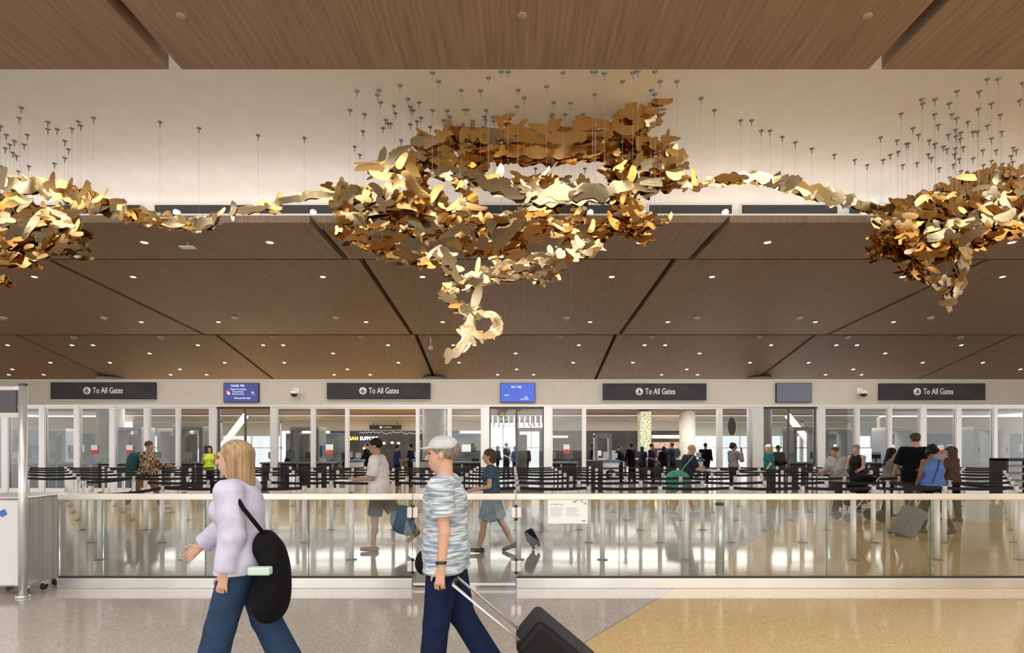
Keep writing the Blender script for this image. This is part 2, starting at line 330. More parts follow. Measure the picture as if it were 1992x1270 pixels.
# glass wall: bays between mullions
mull = [(-70,-58),(4,16),(77,87),(145,154),(214,223),(281,289),(343,348),(408,421),(526,538),(606,612),(673,678),(809,814),(872,877),(937,952),(1058,1073),(1134,1140),(1396,1404),(1466,1485),(1590,1604),(1666,1671),(1729,1734),(1791,1801),(1860,1869),(1933,1939),(1996,2006),(2066,2076)]
openings = {(678,809),(1140,1396)}; recessed = {(421,526),(952,1058),(1485,1590)}
tn = 4
for a, b in mull:
    w = b-a; deep = .30 if w > 12 else .16
    struct('trim_%d' % tn, MB().box((xs(a,DW),DW-.02,0),(xs(b,DW),DW+deep,ZH)), silver if w > 12 else alu); tn += 1
wn = 1; dn = 1
for (a0,a), (b,b1) in zip(mull[:-1], mull[1:]):
    if (a,b) in openings:
        d = struct('door_%d' % dn, MB().box((xs(a,DW),DW+.0,ZH-.10),(xs(b,DW),DW+.14,ZH)), alu); dn += 1; continue
    r = .0 if (a,b) not in recessed else .12
    x0, x1 = xs(a,DW), xs(b,DW); fw = .035
    m = darkalu if r else alu
    fr = MB().box((x0,DW+r,ZH-.09),(x1,DW+r+.08,ZH)).box((x0,DW+r,0),(x1,DW+r+.08,.16)).box((x0,DW+r,.16),(x0+fw,DW+r+.08,ZH-.09)).box((x1-fw,DW+r,.16),(x1,DW+r+.08,ZH-.09))
    if r: fr.box(((x0+x1)/2-.03,DW+r,.16),((x0+x1)/2+.03,DW+r+.08,ZH-.09))
    w = struct('window_%d' % wn, fr, m); wn += 1
    MB().box((x0+fw,DW+r+.03,.16),(x1-fw,DW+r+.045,ZH-.09)).build('glass_pane', glass_w, w)
# notices stuck on the glass
redm = mat('red_notice', (.65,.08,.06), .5); paper = mat('white_paper', (.88,.89,.90), .6)
for i, (x, y, lab) in enumerate([(183,874,'in the third bay from the left'),(252,874,'behind the man in the plaid jacket'),(641,874,'left of the open doorway'),(1102,873,'beside the wide open doorway'),(1830,874,'behind the woman in the blue top')]):
    t = empty('glass_notice', P(x,y,DW-.0), 0, 'white and red paper notice on the glass wall '+lab, 'notice', 'notices on the glass wall')
    MB().box((-.11,-.005,-.02),(.11,.02,.16)).build('white_half', paper, t); MB().box((-.12,-.006,-.16),(.12,.02,-.02)).build('red_half', redm, t)
p = P(1424,829,DW-.0); t = empty('oval_sign', p, 0, 'dark oval sign with a yellow edge on the glass beside the wide doorway', 'sign')
e = [(.14*math.cos(a*PI/16), .33*math.sin(a*PI/16)) for a in range(32)]
MB().prism(e, -.02, .025).build('sign_face', signm, t); MB().prism([(x*1.08+.02,z*1.02) for x,z in e], .0, .028).build('sign_rim', mat('yellow_rim', (.7,.6,.1), .4), t)
def hall_column(x, d, wpx, label, m=None):
    r = wpx/2*d/F; c = MB().lathe((xs(x,d),d,0), [(r,0),(r,5.0)], 40).build('column', m or mat('pale_concrete', (.52,.49,.45), .6)); tag(c, label, 'column', 'round columns in the checkpoint hall'); return c
conc = noise_col(mat('pale_concrete', (.52,.49,.45), .6), (.50,.47,.43), (.57,.54,.50), (1,1,1), 3)
def zceil(d): return 5.81-(d-21.2)*.2106 if d < 31.6 else 3.62
for x, d, w, lab in [(215,26,46,'behind the leftmost gates sign'),(845,26,45,'behind the wall between the open doorway and the blue screen'),(1477,26,45,'behind the wall right of the third gates sign'),(1337,32,30,'beyond the wide open doorway')]:
    r = w/2*d/F; c = MB().lathe((xs(x,d),d,0), [(r,0),(r,zceil(d+.6)+.12)], 40).build('hall_column', conc); tag(c, 'round pale concrete column '+lab, 'column', 'round columns')
# mosaic column
c = MB().box((xs(1246,31),31,0),(xs(1267,31),31.7,3.55)).build('mosaic_pillar', noise_col(mat('mosaic', (.3,.3,.2), .4), (.10,.16,.15), (.62,.55,.32), (1,1,1), 14, 2, .42, .58)); tag(c, 'square pillar covered in yellow and grey mosaic beyond the wide doorway', 'pillar')
# ------------------------------------------------------------ checkpoint hall beyond the glass
BD = 36.2
pan = mat('ceiling_metal', (.60,.58,.55), .35, .3)
noise_col(pan, (.42,.40,.37), (.72,.70,.67), (1,3,1), 1.5, 3, .35, .65)
struct('ceiling', MB().add([(-30,36.2,3.58),(30,36.2,3.58),(30,38.2,3.30),(-30,38.2,3.30)], [(0,1,2,3)]), pan)
BW = 38.2
def zb(y): return zs(y,BW)
def xb(x): return xs(x,BW)
struct('wall_far', MB().box((xb(548),BW,zb(838)),(xb(952),BW+.3,3.5)).box((xb(1062),BW,zb(838)),(xb(1345),BW+.3,3.5)), beige)
shopm = noise_col(mat('dark_shop', (.02,.02,.022), .35), (.012,.012,.014), (.05,.048,.045), (1,1,1), .8, 2, .4, .7)
t = empty('shop_front', (xb(770),BW-.1,0), 0, 'dark shop front with lit letters seen through the open doorway', 'shop front')
MB().box((-4.4,.0,0),(4.3,.09,zb(838))).build('facade', shopm, t)
gl = mat('lit_white_letters', (.8,.8,.8), .4, emit=(.9,.93,1), estr=1.6); gy = mat('lit_yellow_letters', (.8,.5,.1), .4, emit=(1,.62,.08), estr=1.8)
text('lettering', 'SAN', .34, (xb(680)-xb(770),-.02,zb(853)), gy, t, .01, .95); text('lettering', 'SUPPORT', .34, (xb(701)-xb(770),-.02,zb(853)), gl, t, .01, .85)
text('lettering', 'SAN', .34, (xb(522)-xb(770)+1.5,-.02,zb(853)), gy, t, .01, .95); text('lettering', 'SUPP', .34, (xb(545)-xb(770)+1.7,-.02,zb(853)), gl, t, .01, .85)
wv = MB(); rnd = random.Random(5)
for k in range(16):
    x = xb(700)-xb(770)+k*.27; z = zb(843)+rnd.uniform(-.06,.06); wv.tube([(x,-.02,z),(x+.12,-.02,z+.07),(x+.26,-.02,z-.02)], .018, 5)
wv.build('wave_light', mat('wave_grey', (.3,.33,.36), .3, emit=(.5,.56,.62), estr=.5), t)
wm = mat('warm_shop_lamp', (1,.8,.5), .4, emit=(1,.66,.33), estr=5)
for k, (x, y) in enumerate([(748,862),(764,861),(776,862),(710,872)]): MB().lathe((xb(x)-xb(770),-.08,zb(y)), [(.02,-.06),(.09,-.05),(.09,.05),(.02,.06)], 12).build('shop_lamp', wm, t)
t = empty('shop_front', (xb(1200),BW-.1,0), 0, 'black shop front with a warm strip light beyond the wide doorway', 'shop front')
MB().box((xb(1075)-xb(1200),0,0),(xb(1345)-xb(1200),.09,zb(838))).build('facade', shopm, t)
MB().box((xb(1268)-xb(1200),-.08,zb(852)),(xb(1320)-xb(1200),-.0,zb(847))).build('strip_light', wm, t)
MB().box((xb(1268)-xb(1200),-.03,zb(872)),(xb(1320)-xb(1200),-.0,zb(860))).build('lit_wall', noise_col(mat('lit_brick', (.5,.33,.25), .5), (.5,.3,.2), (.85,.62,.5), (1,1,1), 9), t)
MB().box((xb(1060)-xb(1200),-.08,zb(851)),(xb(1104)-xb(1200),-.0,zb(848))).build('strip_light', wm, t)
t = empty('hall_sign', P(750,831,BW-.2), 0, 'black overhead sign with small pale letters inside the hall beyond the doorway', 'sign')
MB().box((-1.05,-.08,-.14),(1.05,.0,.14)).build('sign_box', black, t); text('lettering', 'To All Gates', .14, (-.15,-.085,0), mat('dim_yellow', (.5,.4,.15), .5, emit=(.6,.5,.2), estr=.5), t)
MB().box((-.8,-.05,.14),(-.77,-.02,.40)).box((.77,-.05,.14),(.8,-.02,.40)).build('hanger_rod', darkalu, t)
MB().lathe((-.30,-.09,0), [(.06,0),(.06,.01)], 16, axis='y').build('symbol', gl, t)
# far windows and pale blinds
blind = mat('pale_green_blind', (.50,.54,.48), .7, emit=None)
sl = [(258,340),(340,430),(430,548),(952,1005),(1005,1062),(1345,1400),(1400,1480),(1480,1560),(1560,1650),(1650,1740)]
for i, (a, b) in enumerate(sl):
    fr = MB(); x0, x1 = xb(a), xb(b); top = zb(822); fr.box((x0,BW,0),(x0+.10,BW+.15,3.6)).box((x1-.10,BW,0),(x1,BW+.15,3.6)).box((x0,BW,top),(x1,BW+.15,3.6)).box((x0,BW,zb(872)),(x1,BW+.1,zb(870))).box(((x0+x1)/2-.03,BW,1.5),((x0+x1)/2+.03,BW+.1,top)).box((x0,BW,0),(x1,BW+.15,.2))
    w = struct('window_%d' % wn, fr, alu); wn += 1
    MB().box((x0+.1,BW+.05,.2),(x1-.1,BW+.07,top)).build('glass_pane', glass_w, w)
    if not 950 < a < 1062: MB().box((x0+.11,BW-.02,zb(848)),(x1-.11,BW+.0,top)).build('blind', blind, w)
# low concourse block outside the far windows
# beige side walls of the hall with a glowing cove on top
bd = 33.0
warm_strip = mat('warm_cove_light', (1,.7,.4), .5, emit=(1,.62,.32), estr=3.2)
doorw = mat('pale_door', (.58,.50,.38), .5)
for nm, a, b in (('wall_left',-190,187),('wall_right',1712,2160)):
    struct(nm, MB().box((xs(a,bd),bd,0),(xs(b,bd),bd+.3,zs(813,bd))), mat('warm_beige_wall', (.56,.42,.29), .6))
    struct('trim_%d' % tn, MB().box((xs(a,bd),bd-.25,zs(813,bd)),(xs(b,bd),bd+.3,zs(811,bd))), beige); tn += 1
    o = MB().box((xs(a,bd),bd+.0,zs(811,bd)),(xs(b,bd),bd+.05,zs(809,bd))).build('cove_light', warm_strip); tag(o, 'warm glowing cove light along the top of the beige hall wall at '+nm[5:], 'cove light', 'warm cove lights')
for i, (a, b) in enumerate([(1880,1893),(1896,1908),(1913,1925),(1950,1965)]):
    t = empty('hall_door', (xs((a+b)/2,bd), bd-.01, 0), 0, 'pale flat door in the beige wall behind the glass at right, '+ordl(i,4), 'door', 'pale doors in the hall')
    w = (b-a)/2*bd/F; MB().box((-w,-.04,0),(w,0.0,2.3)).build('door_leaf', doorw, t); MB().box((-.06,-.06,1.3),(.06,-.04,1.6)).build('door_notice', black if i % 2 else redm, t)
    MB().box((w*.7,-.08,1.0),(w*.85,-.04,1.06)).build('handle', steel, t)
lgrey_ = mat('light_grey_sheet', (.50,.51,.52), .4)
# dark glazed partitions in front of the hall walls
partm = noise_col(mat('tinted_partition', (.06,.08,.09), .45, spec=.3), (.018,.026,.032), (.07,.085,.095), (1,1,1), 1.2, 2); pbl = mat('partition_blue_edge', (.04,.10,.20), .4)
pl_ = [(-40,20),(22,78),(80,138),(140,186),(190,250),(556,612),(620,672),(882,944),(1606,1660),(1712,1768),(1770,1826),(1828,1876),(1912,1950),(1966,2020)]
for i, (a, b) in enumerate(pl_):
    d_ = 31.0; w = (b-a)/2*d_/F-.06; t = empty('glazed_partition', (xs((a+b)/2,d_), d_, 0), 0, 'dark tinted partition with a blue edge behind the glass wall, '+ordl(i,len(pl_)), 'partition', 'tinted partitions')
    MB().box((-w,-.03,0),(w,.03,2.3)).build('tinted_glass', partm, t); MB().box((-w-.05,-.05,0),(-w,.05,2.36)).box((w,-.05,0),(w+.05,.05,2.36)).box((-w,-.05,2.3),(w,.05,2.36)).build('edge_frame', pbl, t)
    MB().box((-w*.5,-.06,1.35),(w*.1,-.035,1.75)).build('posted_sheet', [paper,lgrey_,paper][i % 3], t)
# white diagonal braces
for i, (a, b) in enumerate([((387,929.5),(478,808)),((1630,929.5),(1532,808))]):
    o = MB().tube([P(a[0],a[1],29.5), P(b[0],b[1],29.5)], .16, 12).build('steel_brace', signw); tag(o, 'white diagonal steel brace beyond the glass at '+['left','right'][i], 'brace', 'diagonal braces')
t = empty('baffle_ceiling', (xb(1005),36.6,3.5), 0, 'row of white slats under the hall ceiling above the bright middle window', 'ceiling slats')
for k in range(14): MB().box((-2.2+k*.33,-1.5,-.55),(-2.12+k*.33,1.2,.0)).build('slat', signw, t)
# security lane furniture
def seg(name, d, x0, x1, z0, z1, dep, m, label, cat, grp=None):
    w = (x1-x0)/2*d/F; t = empty(name, (xs((x0+x1)/2,d), d, 0), 0, label, cat, grp); return t, w
grey = mat('grey_machine', (.28,.30,.32), .4); lgrey = mat('light_grey_machine', (.50,.51,.52), .4); bluem = mat('machine_blue', (.03,.10,.32), .4)
for i, (x, d, lab) in enumerate([(40,24,'at the far left behind the glass'),(118,27,'behind the second glass bay'),(262,25.5,'behind the plaid jacket man'),(342,27.8,'right of the plaid jacket man'),(378,24.5,'beside the woman in the yellow vest'),(600,25,'left of the open doorway'),(1030,26,'behind the middle glass bay'),(1560,25,'behind the rightmost recessed bay'),(1620,27,'behind the people in grey'),(1735,26,'behind the dark-haired woman'),(1905,24.5,'near the pale doors at right')]):
    t = empty('body_scanner', (xs(x,d), d, 0), 0, 'grey security scanner booth '+lab, 'scanner', 'security scanners')
    MB().box((-.62,-.5,0),(-.46,.5,2.35)).box((.46,-.5,0),(.62,.5,2.35)).build('side_panel', grey, t, .02)
    MB().box((-.62,-.5,2.35),(.62,.5,2.5)).build('top_panel', lgrey, t, .02); MB().box((-.8,-.6,0),(.8,.6,.06)).build('floor_plate', black, t)
    MB().box((-.46,.42,.06),(-.1,.46,2.2)).build('door_panel', lgrey, t); MB().box((.64,-.3,1.2),(.70,.1,1.7)).build('monitor', bluem, t)
for i, (x, d, w) in enumerate([(90,22.3,2.8),(255,22.6,2.7),(390,22.4,1.6),(585,22.6,2.8),(900,23.2,1.6),(1090,22.8,1.3),(1240,28.8,4.6),(1540,22.6,2.4),(1660,22.8,2.4),(1780,24,2.6)]):
    t = empty('screening_counter', (xs(x,d), d, 0), 0, 'dark security screening counter behind the glass wall, '+ordl(i,10), 'counter', 'screening counters')
    MB().box((-w/2,-.35,.0),(w/2,.35,.98)).build('counter_body', black, t, .01); MB().box((-w/2-.05,-.4,.98),(w/2+.05,.4,1.04)).build('countertop', grey, t)
    n = max(2, int(w/.7))
    for k in range(n):
        xx = -w/2+.3+k*(w-.6)/(n-1); m = MB().box((xx-.17,-.05,1.18),(xx+.17,.0,1.44)).box((xx-.02,-.02,1.04),(xx+.02,.02,1.2)); m.build('monitor', [lgrey,grey,black][k % 3], t)
    for k in range(n+1): xx = -w/2+.02+k*(w-.04)/n; MB().box((xx-.03,-.37,.1),(xx+.03,-.34,.96)).build('counter_post', silver, t)
def podium(x, d, label):
    t = empty('document_podium', (xs(x,d), d, 0), 0, label, 'podium', 'document check podiums')
    MB().box((-.30,-.28,0),(.30,.28,1.08)).build('cabinet', mat('podium_white', (.62,.63,.64), .4), t, .01); MB().box((-.36,-.33,1.08),(.36,.33,1.15)).build('top_shelf', bluem, t)
    MB().lathe((0,-.296,.62), [(.19,0),(.19,.012)], 28, axis='y').build('round_emblem', mat('emblem_blue', (.02,.05,.15), .4), t); MB().lathe((0,-.302,.62), [(.10,0),(.10,.012)], 24, axis='y').build('emblem_centre', signw, t)
    MB().box((-.26,-.1,1.24),(-.04,-.06,1.46)).box((-.17,-.09,1.15),(-.13,-.07,1.26)).build('monitor', lgrey, t); MB().box((.08,-.1,1.22),(.28,-.06,1.42)).box((.16,-.09,1.15),(.2,-.07,1.24)).build('monitor', lgrey, t)
podium(1186,21.6,'white podium with a round blue emblem in the wide open doorway'); podium(1349,23,'white podium behind the bald man at the wide doorway'); podium(689,22,'white podium just inside the open doorway at left centre'); podium(820,22.6,'white podium with emblem behind the man in the cap')
t = empty('metal_detector', (xs(1172,24),24,0), 0, 'grey walk-through metal detector arch behind the podium in the wide doorway', 'metal detector')
MB().box((-.36,-.25,0),(-.24,.25,2.15)).build('side_panel', grey, t, .02); MB().box((.24,-.25,0),(.36,.25,2.15)).build('side_panel', grey, t, .02); MB().box((-.36,-.22,2.02),(.36,.22,2.22)).build('crossbar', grey, t, .02)
t = empty('tall_bin', (xs(1139,21),21,0), 0, 'tall black panelled barrier at the left edge of the wide doorway', 'barrier'); MB().box((-.1,-.1,0),(.62,.3,1.12)).build('body', black, t, .02); MB().box((-.12,-.12,1.12),(.64,.32,1.16)).build('lid', darkalu, t)
t = empty('tray_cart', P(1965,866,17.0)+Vector((0,0,-1.71)), 0, 'black tray cabinet with grey shelves among the belts at far right', 'cabinet')
MB().box((-.38,-.3,.08),(-.30,.3,1.32)).box((-.38,-.3,1.24),(.7,.3,1.32)).box((.62,-.3,.08),(.7,.3,1.32)).box((-.38,-.3,.08),(.7,.3,.16)).build('frame', black, t, .01)
for z in (.4,.62,.84,1.06): MB().box((-.30,-.25,z),(.62,.25,z+.05)).build('shelf', grey, t)
for a in (-.3,.62):
    for b in (-.22,.22): MB().lathe((a,b,.04), [(.03,-.03),(.045,-.015),(.045,.015),(.03,.04)], 10).build('wheel', black, t)

# ------------------------------------------------------------ glass barrier in front
GD = 6.83; RZ0 = zs(972,GD); RZ1 = zs(960,GD); BZ = zs(1122,GD)
railm = noise_col(mat('satin_steel_rail', (.72,.70,.67), .3, .6), (.72,.69,.64), (.80,.77,.73), (1,1,1), 2)
gx = [115,200,400,601,803,1004,1205,1409,1609,1811,2012]
for nm, a, b, cat, lab in (('barrier_handrail',115,803,'handrail','long brushed steel handrail on the glass barrier left of the gate'),('barrier_handrail',1004,2030,'handrail','long brushed steel handrail on the glass barrier right of the gate')):
    tag(MB().box((xs(a,GD),GD-.03,RZ0),(xs(b,GD),GD+.03,RZ1)).build(nm, railm, None, .008), lab, cat, 'barrier handrails')
for a, b, lab in ((115,802,'left'),(1005,2030,'right')):
    t = empty('steel_plinth', (xs(a,GD),GD,0), 0, 'shiny low steel plinth under the glass barrier, %s of the gate' % lab, 'plinth', 'barrier plinths'); L = (b-a)*GD/F
    MB().box((0,-.035,0),(L,.035,BZ-.008)).build('kick_plate', steel, t, .004); MB().box((0,-.016,BZ-.009),(L,.016,BZ+.009)).build('black_gasket', black, t)
gn = 0
for a, b in zip(gx[:-1], gx[1:]):
    gate = a == 803; z0 = .06 if gate else BZ; x0 = xs(a,GD)+.006; x1 = xs(b,GD)-.006
    if gate:
        t = empty('barrier_gate', ((x0+x1)/2,GD,0), 0, 'clear glass swing gate with four square steel hinge plates in the barrier', 'gate'); w = (x1-x0)/2
        MB().box((-w,-.006,z0),(w,.006,RZ0)).build('glass_leaf', glass_b, t)
        MB().box((-w,-.03,RZ0),(w,.03,RZ1)).build('top_rail', railm, t, .008)
        MB().box((-w,-.012,.03),(w,.012,.06)).build('bottom_strip', railm, t)
    else:
        t = empty('glass_barrier', ((x0+x1)/2,GD,0), 0, 'clear glass panel of the low barrier, '+ordl(gn,9), 'glass panel', 'glass barrier panels'); gn += 1; w = (x1-x0)/2
        MB().box((-w,-.007,z0),(w,.007,RZ0)).build('glass_sheet', glass_b, t)
        MB().box((w,-.008,z0),(w+.004,.008,RZ0)).build('green_edge', green_edge, t) if b in (200,400,1409,1609,1811) else MB().box((w,-.008,z0),(w+.004,.008,RZ0)).build('dark_edge', darkalu, t)
for x, s in ((803,1),(1004,-1)):
    for y in (997,1101):
        p = P(x,y,GD); up = 'upper' if y < 1000 else 'lower'
        t = empty('hinge_clamp', p, 0, 'square polished steel hinge clamp, %s one at the %s side of the glass gate' % (up, 'left' if s > 0 else 'right'), 'hinge', 'gate hinge clamps')
        for q in (-1,1): MB().box((min(q*.004,q*.066),-.035,-.065),(max(q*.004,q*.066),.035,.065)).build('clamp_plate', steel, t, .012)
        for z in (-.08,.08): MB().tube([(0,0,z-.012),(0,0,z+.012)], .02).build('pivot_pin', black, t)
t = empty('floor_lock', P(905,1137,GD)*1.0, 0, 'small steel floor box with two orange lights at the foot of the gate', 'floor lock'); t.location.z = 0
MB().box((-.13,-.03,0),(.13,.03,.05)).build('box', steel, t)
for q in (-.05,.03): MB().lathe((q,-.032,.025), [(.010,-.003),(.010,.003)], 10, axis='y').build('orange_light', mat('orange_led', (1,.3,.1), .4, emit=(1,.25,.06), estr=4), t)
t = empty('floor_disc', (xs(817,6.95),6.95,0), 0, 'round dark metal floor plate behind the gate hinge', 'floor plate'); MB().lathe((0,0,0), [(.08,0),(.075,.01)], 20).build('disc', darkalu, t)
t = empty('end_post', (xs(1400,7.46),7.46,0), 0, 'short round silver post with a black cap standing just behind the glass barrier', 'post'); pz = zs(982,7.46)
MB().lathe((0,0,0), [(.055,0),(.055,pz)], 20).build('tube', silver, t); MB().lathe((0,0,0), [(.058,pz),(.058,pz+.03),(.04,pz+.035)], 20).build('cap', black, t); MB().lathe((0,0,0), [(.075,0),(.07,.015)], 20).build('foot', steel, t)
# sheet of paper taped to the barrier
t = empty('taped_poster', P(1104.5,992.5,GD-.02), 0, 'white printed sheet with a blue drawing taped to the glass barrier', 'poster'); pw = .238; ph = .158
MB().box((-pw,-.002,-ph),(pw,.002,ph)).build('paper_sheet', paper, t)
bl = mat('blue_print', (.10,.36,.62), .6); gr = mat('grey_print', (.50,.52,.55), .6); rnd = random.Random(3)
b_ = MB()
for k in range(34):
    x = .05+rnd.random()*.16; z = .13-rnd.random()*.045-max(0,(x-.17))*rnd.random()*1.2; w = rnd.uniform(.008,.03); a = rnd.uniform(-.2,.6)
    b_.add([(x,-.004,z),(x+w,-.004,z+a*w),(x+w*.8,-.004,z+a*w+.006),(x+.002,-.004,z+.006)], [(0,1,2,3)])
b_.build('blue_drawing', bl, t)
text('heading', 'THE LUMINOUS WAVE', .020, (-.212,-.004,.070), bl, t, .0005, .8); g_ = MB()
for c0 in (-.212,-.02):
    for k in range(9): g_.box((c0,-.0035,.03-k*.0125),(c0+rnd.uniform(.12,.165),-.0022,.034-k*.0125))
g_.build('text_lines', gr, t); MB().box((.165,-.0035,-.135),(.215,-.0022,-.12)).build('blue_logo', bl, t)

# ------------------------------------------------------------ cart with sign frame at far left
t = empty('steel_cart', (-5.54,6.47,0), 0, 'boxy brushed steel cart on black casters with blue tape at the far left', 'cart')
MB().box((-.72,0,.10),(0,.60,1.10)).build('cabinet', noise_col(mat('cart_steel', (.6,.6,.6), .4, .8), (.40,.39,.37), (.56,.54,.52), (30,30,.3), 1.2, 2, .3, .7), t, .01)
MB().box((-.70,-.012,.12),(-.07,.0,1.08)).build('front_panel', mat('pale_panel', (.66,.66,.69), .45), t, .004)
MB().box((-.74,-.02,1.10),(.02,.62,1.125)).build('worktop', steel, t, .008)
q = MB().box((-.13,-.003,-.035),(.13,.0,.035)).build('blue_tape', mat('blue_tape', (.05,.16,.50), .7), t); q.location = (-.32,-.014,.90); q.rotation_euler = (0,-.45,0)
q = MB().box((-.02,-.005,-.03),(.04,-.003,-.01)).build('tape_label', paper, t); q.location = (-.30,-.014,.90); q.rotation_euler = (0,-.45,0)
for x, y in ((-.62,.08),(-.06,.08),(-.06,.52),(-.62,.52),(-.02,.30)):
    c = MB().box((x-.022,y-.03,.06),(x+.022,y+.03,.11)).build('caster_fork', steel, t); MB().tube([(x-.016,y-.01,.042),(x+.016,y-.01,.042)], .042, 14).build('wheel', black, c)
t = empty('sign_stand', (-5.50,6.40,0), 0, 'tall round silver pole carrying a dark framed sign panel in front of the steel cart', 'sign stand')
sp = (-5.50, 6.40); s_ = 6.40
MB().lathe((0,0,0), [(.04,.02),(.04,zs(750,s_))], 20).build('pole', silver, t); MB().lathe((0,0,0), [(.043,zs(750,s_)),(.043,zs(750,s_)+.02),(.03,zs(750,s_)+.025)], 20).build('pole_cap', darkalu, t)
MB().lathe((0,0,0), [(.07,0),(.07,.02),(.05,.03)], 20).build('foot', steel, t)
MB().box((-1.1,-.012,zs(803,s_)),(-.07,.012,zs(759,s_))).build('sign_panel', mat('dim_violet_panel', (.075,.07,.085), .35), t)
MB().box((-1.1,-.02,zs(759,s_)),(-.04,.02,zs(752,s_))).build('upper_frame_bar', silver, t); MB().box((-1.1,-.02,zs(812,s_)),(-.04,.02,zs(803,s_))).build('lower_frame_bar', silver, t)
for z in (zs(755,s_), zs(808,s_)): MB().box((-.075,-.025,z-.02),(-.03,.025,z+.02)).build('bracket', steel, t)

# ------------------------------------------------------------ queue stanchions and belts
postm = mat('stanchion_silver', (.82,.83,.84), .35, .15)
rows = [8.5+1.5*j for j in range(8)]
post_me = MB().lathe((0,0,0), [(.038,.012),(.038,.90)], 14).build('post', postm); base_me = MB().lathe((0,0,0), [(.085,0),(.085,.006),(.045,.016),(.042,.02)], 18).build('base', mat('base_grey', (.20,.21,.22), .4, .5))
head_me = MB().lathe((0,0,0), [(.040,.90),(.042,.905),(.042,.99),(.036,1.0)], 14).build('belt_head', mat('head_silver', (.60,.61,.62), .4, .3)); cap_me = MB().lathe((0,0,0), [(.036,1.0),(.030,1.012)], 14).build('cap', black)
protos = [post_me, base_me, head_me, cap_me]; first = True; ROW = ['front row behind the barrier']+[ORD[k]+' row behind the barrier' for k in range(1,8)]
def belt(parent, v, off=0.0):
    L = v.length; u = v.normalized(); n = Vector((-u.y,u.x,0))*.003; mb = MB(); K = 8; vsx = []
    for k in range(K+1):
        s = .042+(L-.084)*k/K; z = .957-.02*math.sin(PI*k/K); p = u*s
        for dn_ in (-1,1):
            for dz in (-.027,.027): vsx.append(Vector((p.x+n.x*dn_, p.y+n.y*dn_, z+dz)))
    fs = []
    for k in range(K):
        a = 4*k; b = a+4; fs += [(a,a+1,b+1,b),(a+2,b+2,b+3,a+3),(a+1,a+3,b+3,b+1),(a,b,b+2,a+2)]
    mb.add(vsx, fs); return mb.build('belt', belt_m, parent)
belt_me = None
GRID = {}
nobelt = {0:[(-9,-1),(1,2)], 1:[(-9,-5)], 2:[(-9,-6)], 3:[(-5,-4),(4,5)], 5:[(-2,-1)], 6:[(2,3)]}
skip = {(0,-6),(1,-2),(0,3)}
for j, d in enumerate(rows):
    kmax = int((1010*d/F)/1.25)+1; ks = [k for k in range(-kmax,kmax+1) if -6 < (.1+1.25*k)*F/d+CX < 1998 and (j,k) not in skip and not (j < 2 and (.1+1.25*k)*F/d+CX < 118)]
    for i, k in enumerate(ks):
        x = .1+1.25*k
        jitter = .0
        t = empty('queue_stanchion', (x, d, 0), 0, 'silver belt stanchion, %s in the %s' % (ordl(i,len(ks)), ROW[j]), 'stanchion', 'queue stanchions')
        for q in protos:
            if first: q.parent = t
            else: c = q.copy(); C.objects.link(c); c.parent = t
        first = False; GRID[(j,k)] = t
for (j,k), t in GRID.items():
    if j == 0: continue
    tgt = GRID.get((j,k+1)) 
    blocked = any(a <= k < b for a,b in nobelt.get(j,[]))
    if tgt and not blocked:
        if belt_me is None: belt_me = belt(t, Vector((1.25,0,0)))
        else: c = belt_me.copy(); C.objects.link(c); c.parent = t
for a, b in (((0,-5),(1,-5)),((1,-5),(2,-5)),((2,-7),(3,-7)),((1,6),(2,6)),((1,7),(2,7)),((2,-5),(3,-5)),((2,7),(3,8)),((5,-2),(6,-1))):
    if a in GRID and b in GRID: belt(GRID[a], GRID[b].location-GRID[a].location)

# ------------------------------------------------------------ hanging gold sculpture
def blob_outline(R, r, el=1.0, n=26):
    """rounded, slightly bent bean of length el; sometimes a soft three-lobed splash"""
    out = []; p1 = R.uniform(0,2*PI); p2 = R.uniform(0,2*PI)
    if R.random() < .42:
        a1 = R.uniform(.25,.42); 
        for i in range(n):
            t = 2*PI*i/n; q = r*.9*(1+a1*math.cos(3*t+p1)+.16*math.cos(5*t+p2)); out.append((q*math.cos(t)*math.sqrt(el), q*math.sin(t)/math.sqrt(el)))
        return out
    k = R.uniform(-.22,.22)/(r*el); a1 = R.uniform(.05,.16); e = R.uniform(-.25,.25)
    for i in range(n):
        t = 2*PI*i/n; q = 1+a1*math.cos(3*t+p1)+.04*math.cos(5*t+p2)
        ct, st_ = math.cos(t), math.sin(t); x = q*math.copysign(abs(ct)**.8, ct)*r*el; y = q*math.copysign(abs(st_)**.72, st_)*r*.55*(1+e*ct); out.append((x, y+k*(x*x-(r*el)**2*.4)))
    return out
def plate(mb, R, c, nrm, r, el, mi, ang=None, th=.005, bend=.0):
    nrm = nrm.normalized(); u = nrm.cross(Vector((0,0,1)) if abs(nrm.z) < .9 else Vector((1,0,0))).normalized()
    if ang is None: ang = R.uniform(0, 2*PI)
    v = nrm.cross(u); e1 = u*math.cos(ang)+v*math.sin(ang); e2 = nrm.cross(e1); o = blob_outline(R, r, el); n = len(o); vs = []
    for s in (-1,1):
        for x,y in o: vs.append(c+e1*x+e2*y+nrm*(s*th/2+bend*x*x/(r*el)))
        for x,y in o: vs.append(c+e1*x*.5+e2*y*.5+nrm*(s*th/2+bend*x*x*.25/(r*el)))
        vs.append(c+nrm*s*th/2)
    m = 2*n+1; fs = []
    for i in range(n):
        j = (i+1)%n
        fs += [(i,j,n+j,n+i)[::-1], (n+i,n+j,2*n)[::-1], (m+i,m+j,m+n+j,m+n+i), (m+n+i,m+n+j,m+2*n), (i,j,m+j,m+i)]
    mb.add(vs, fs, mi)
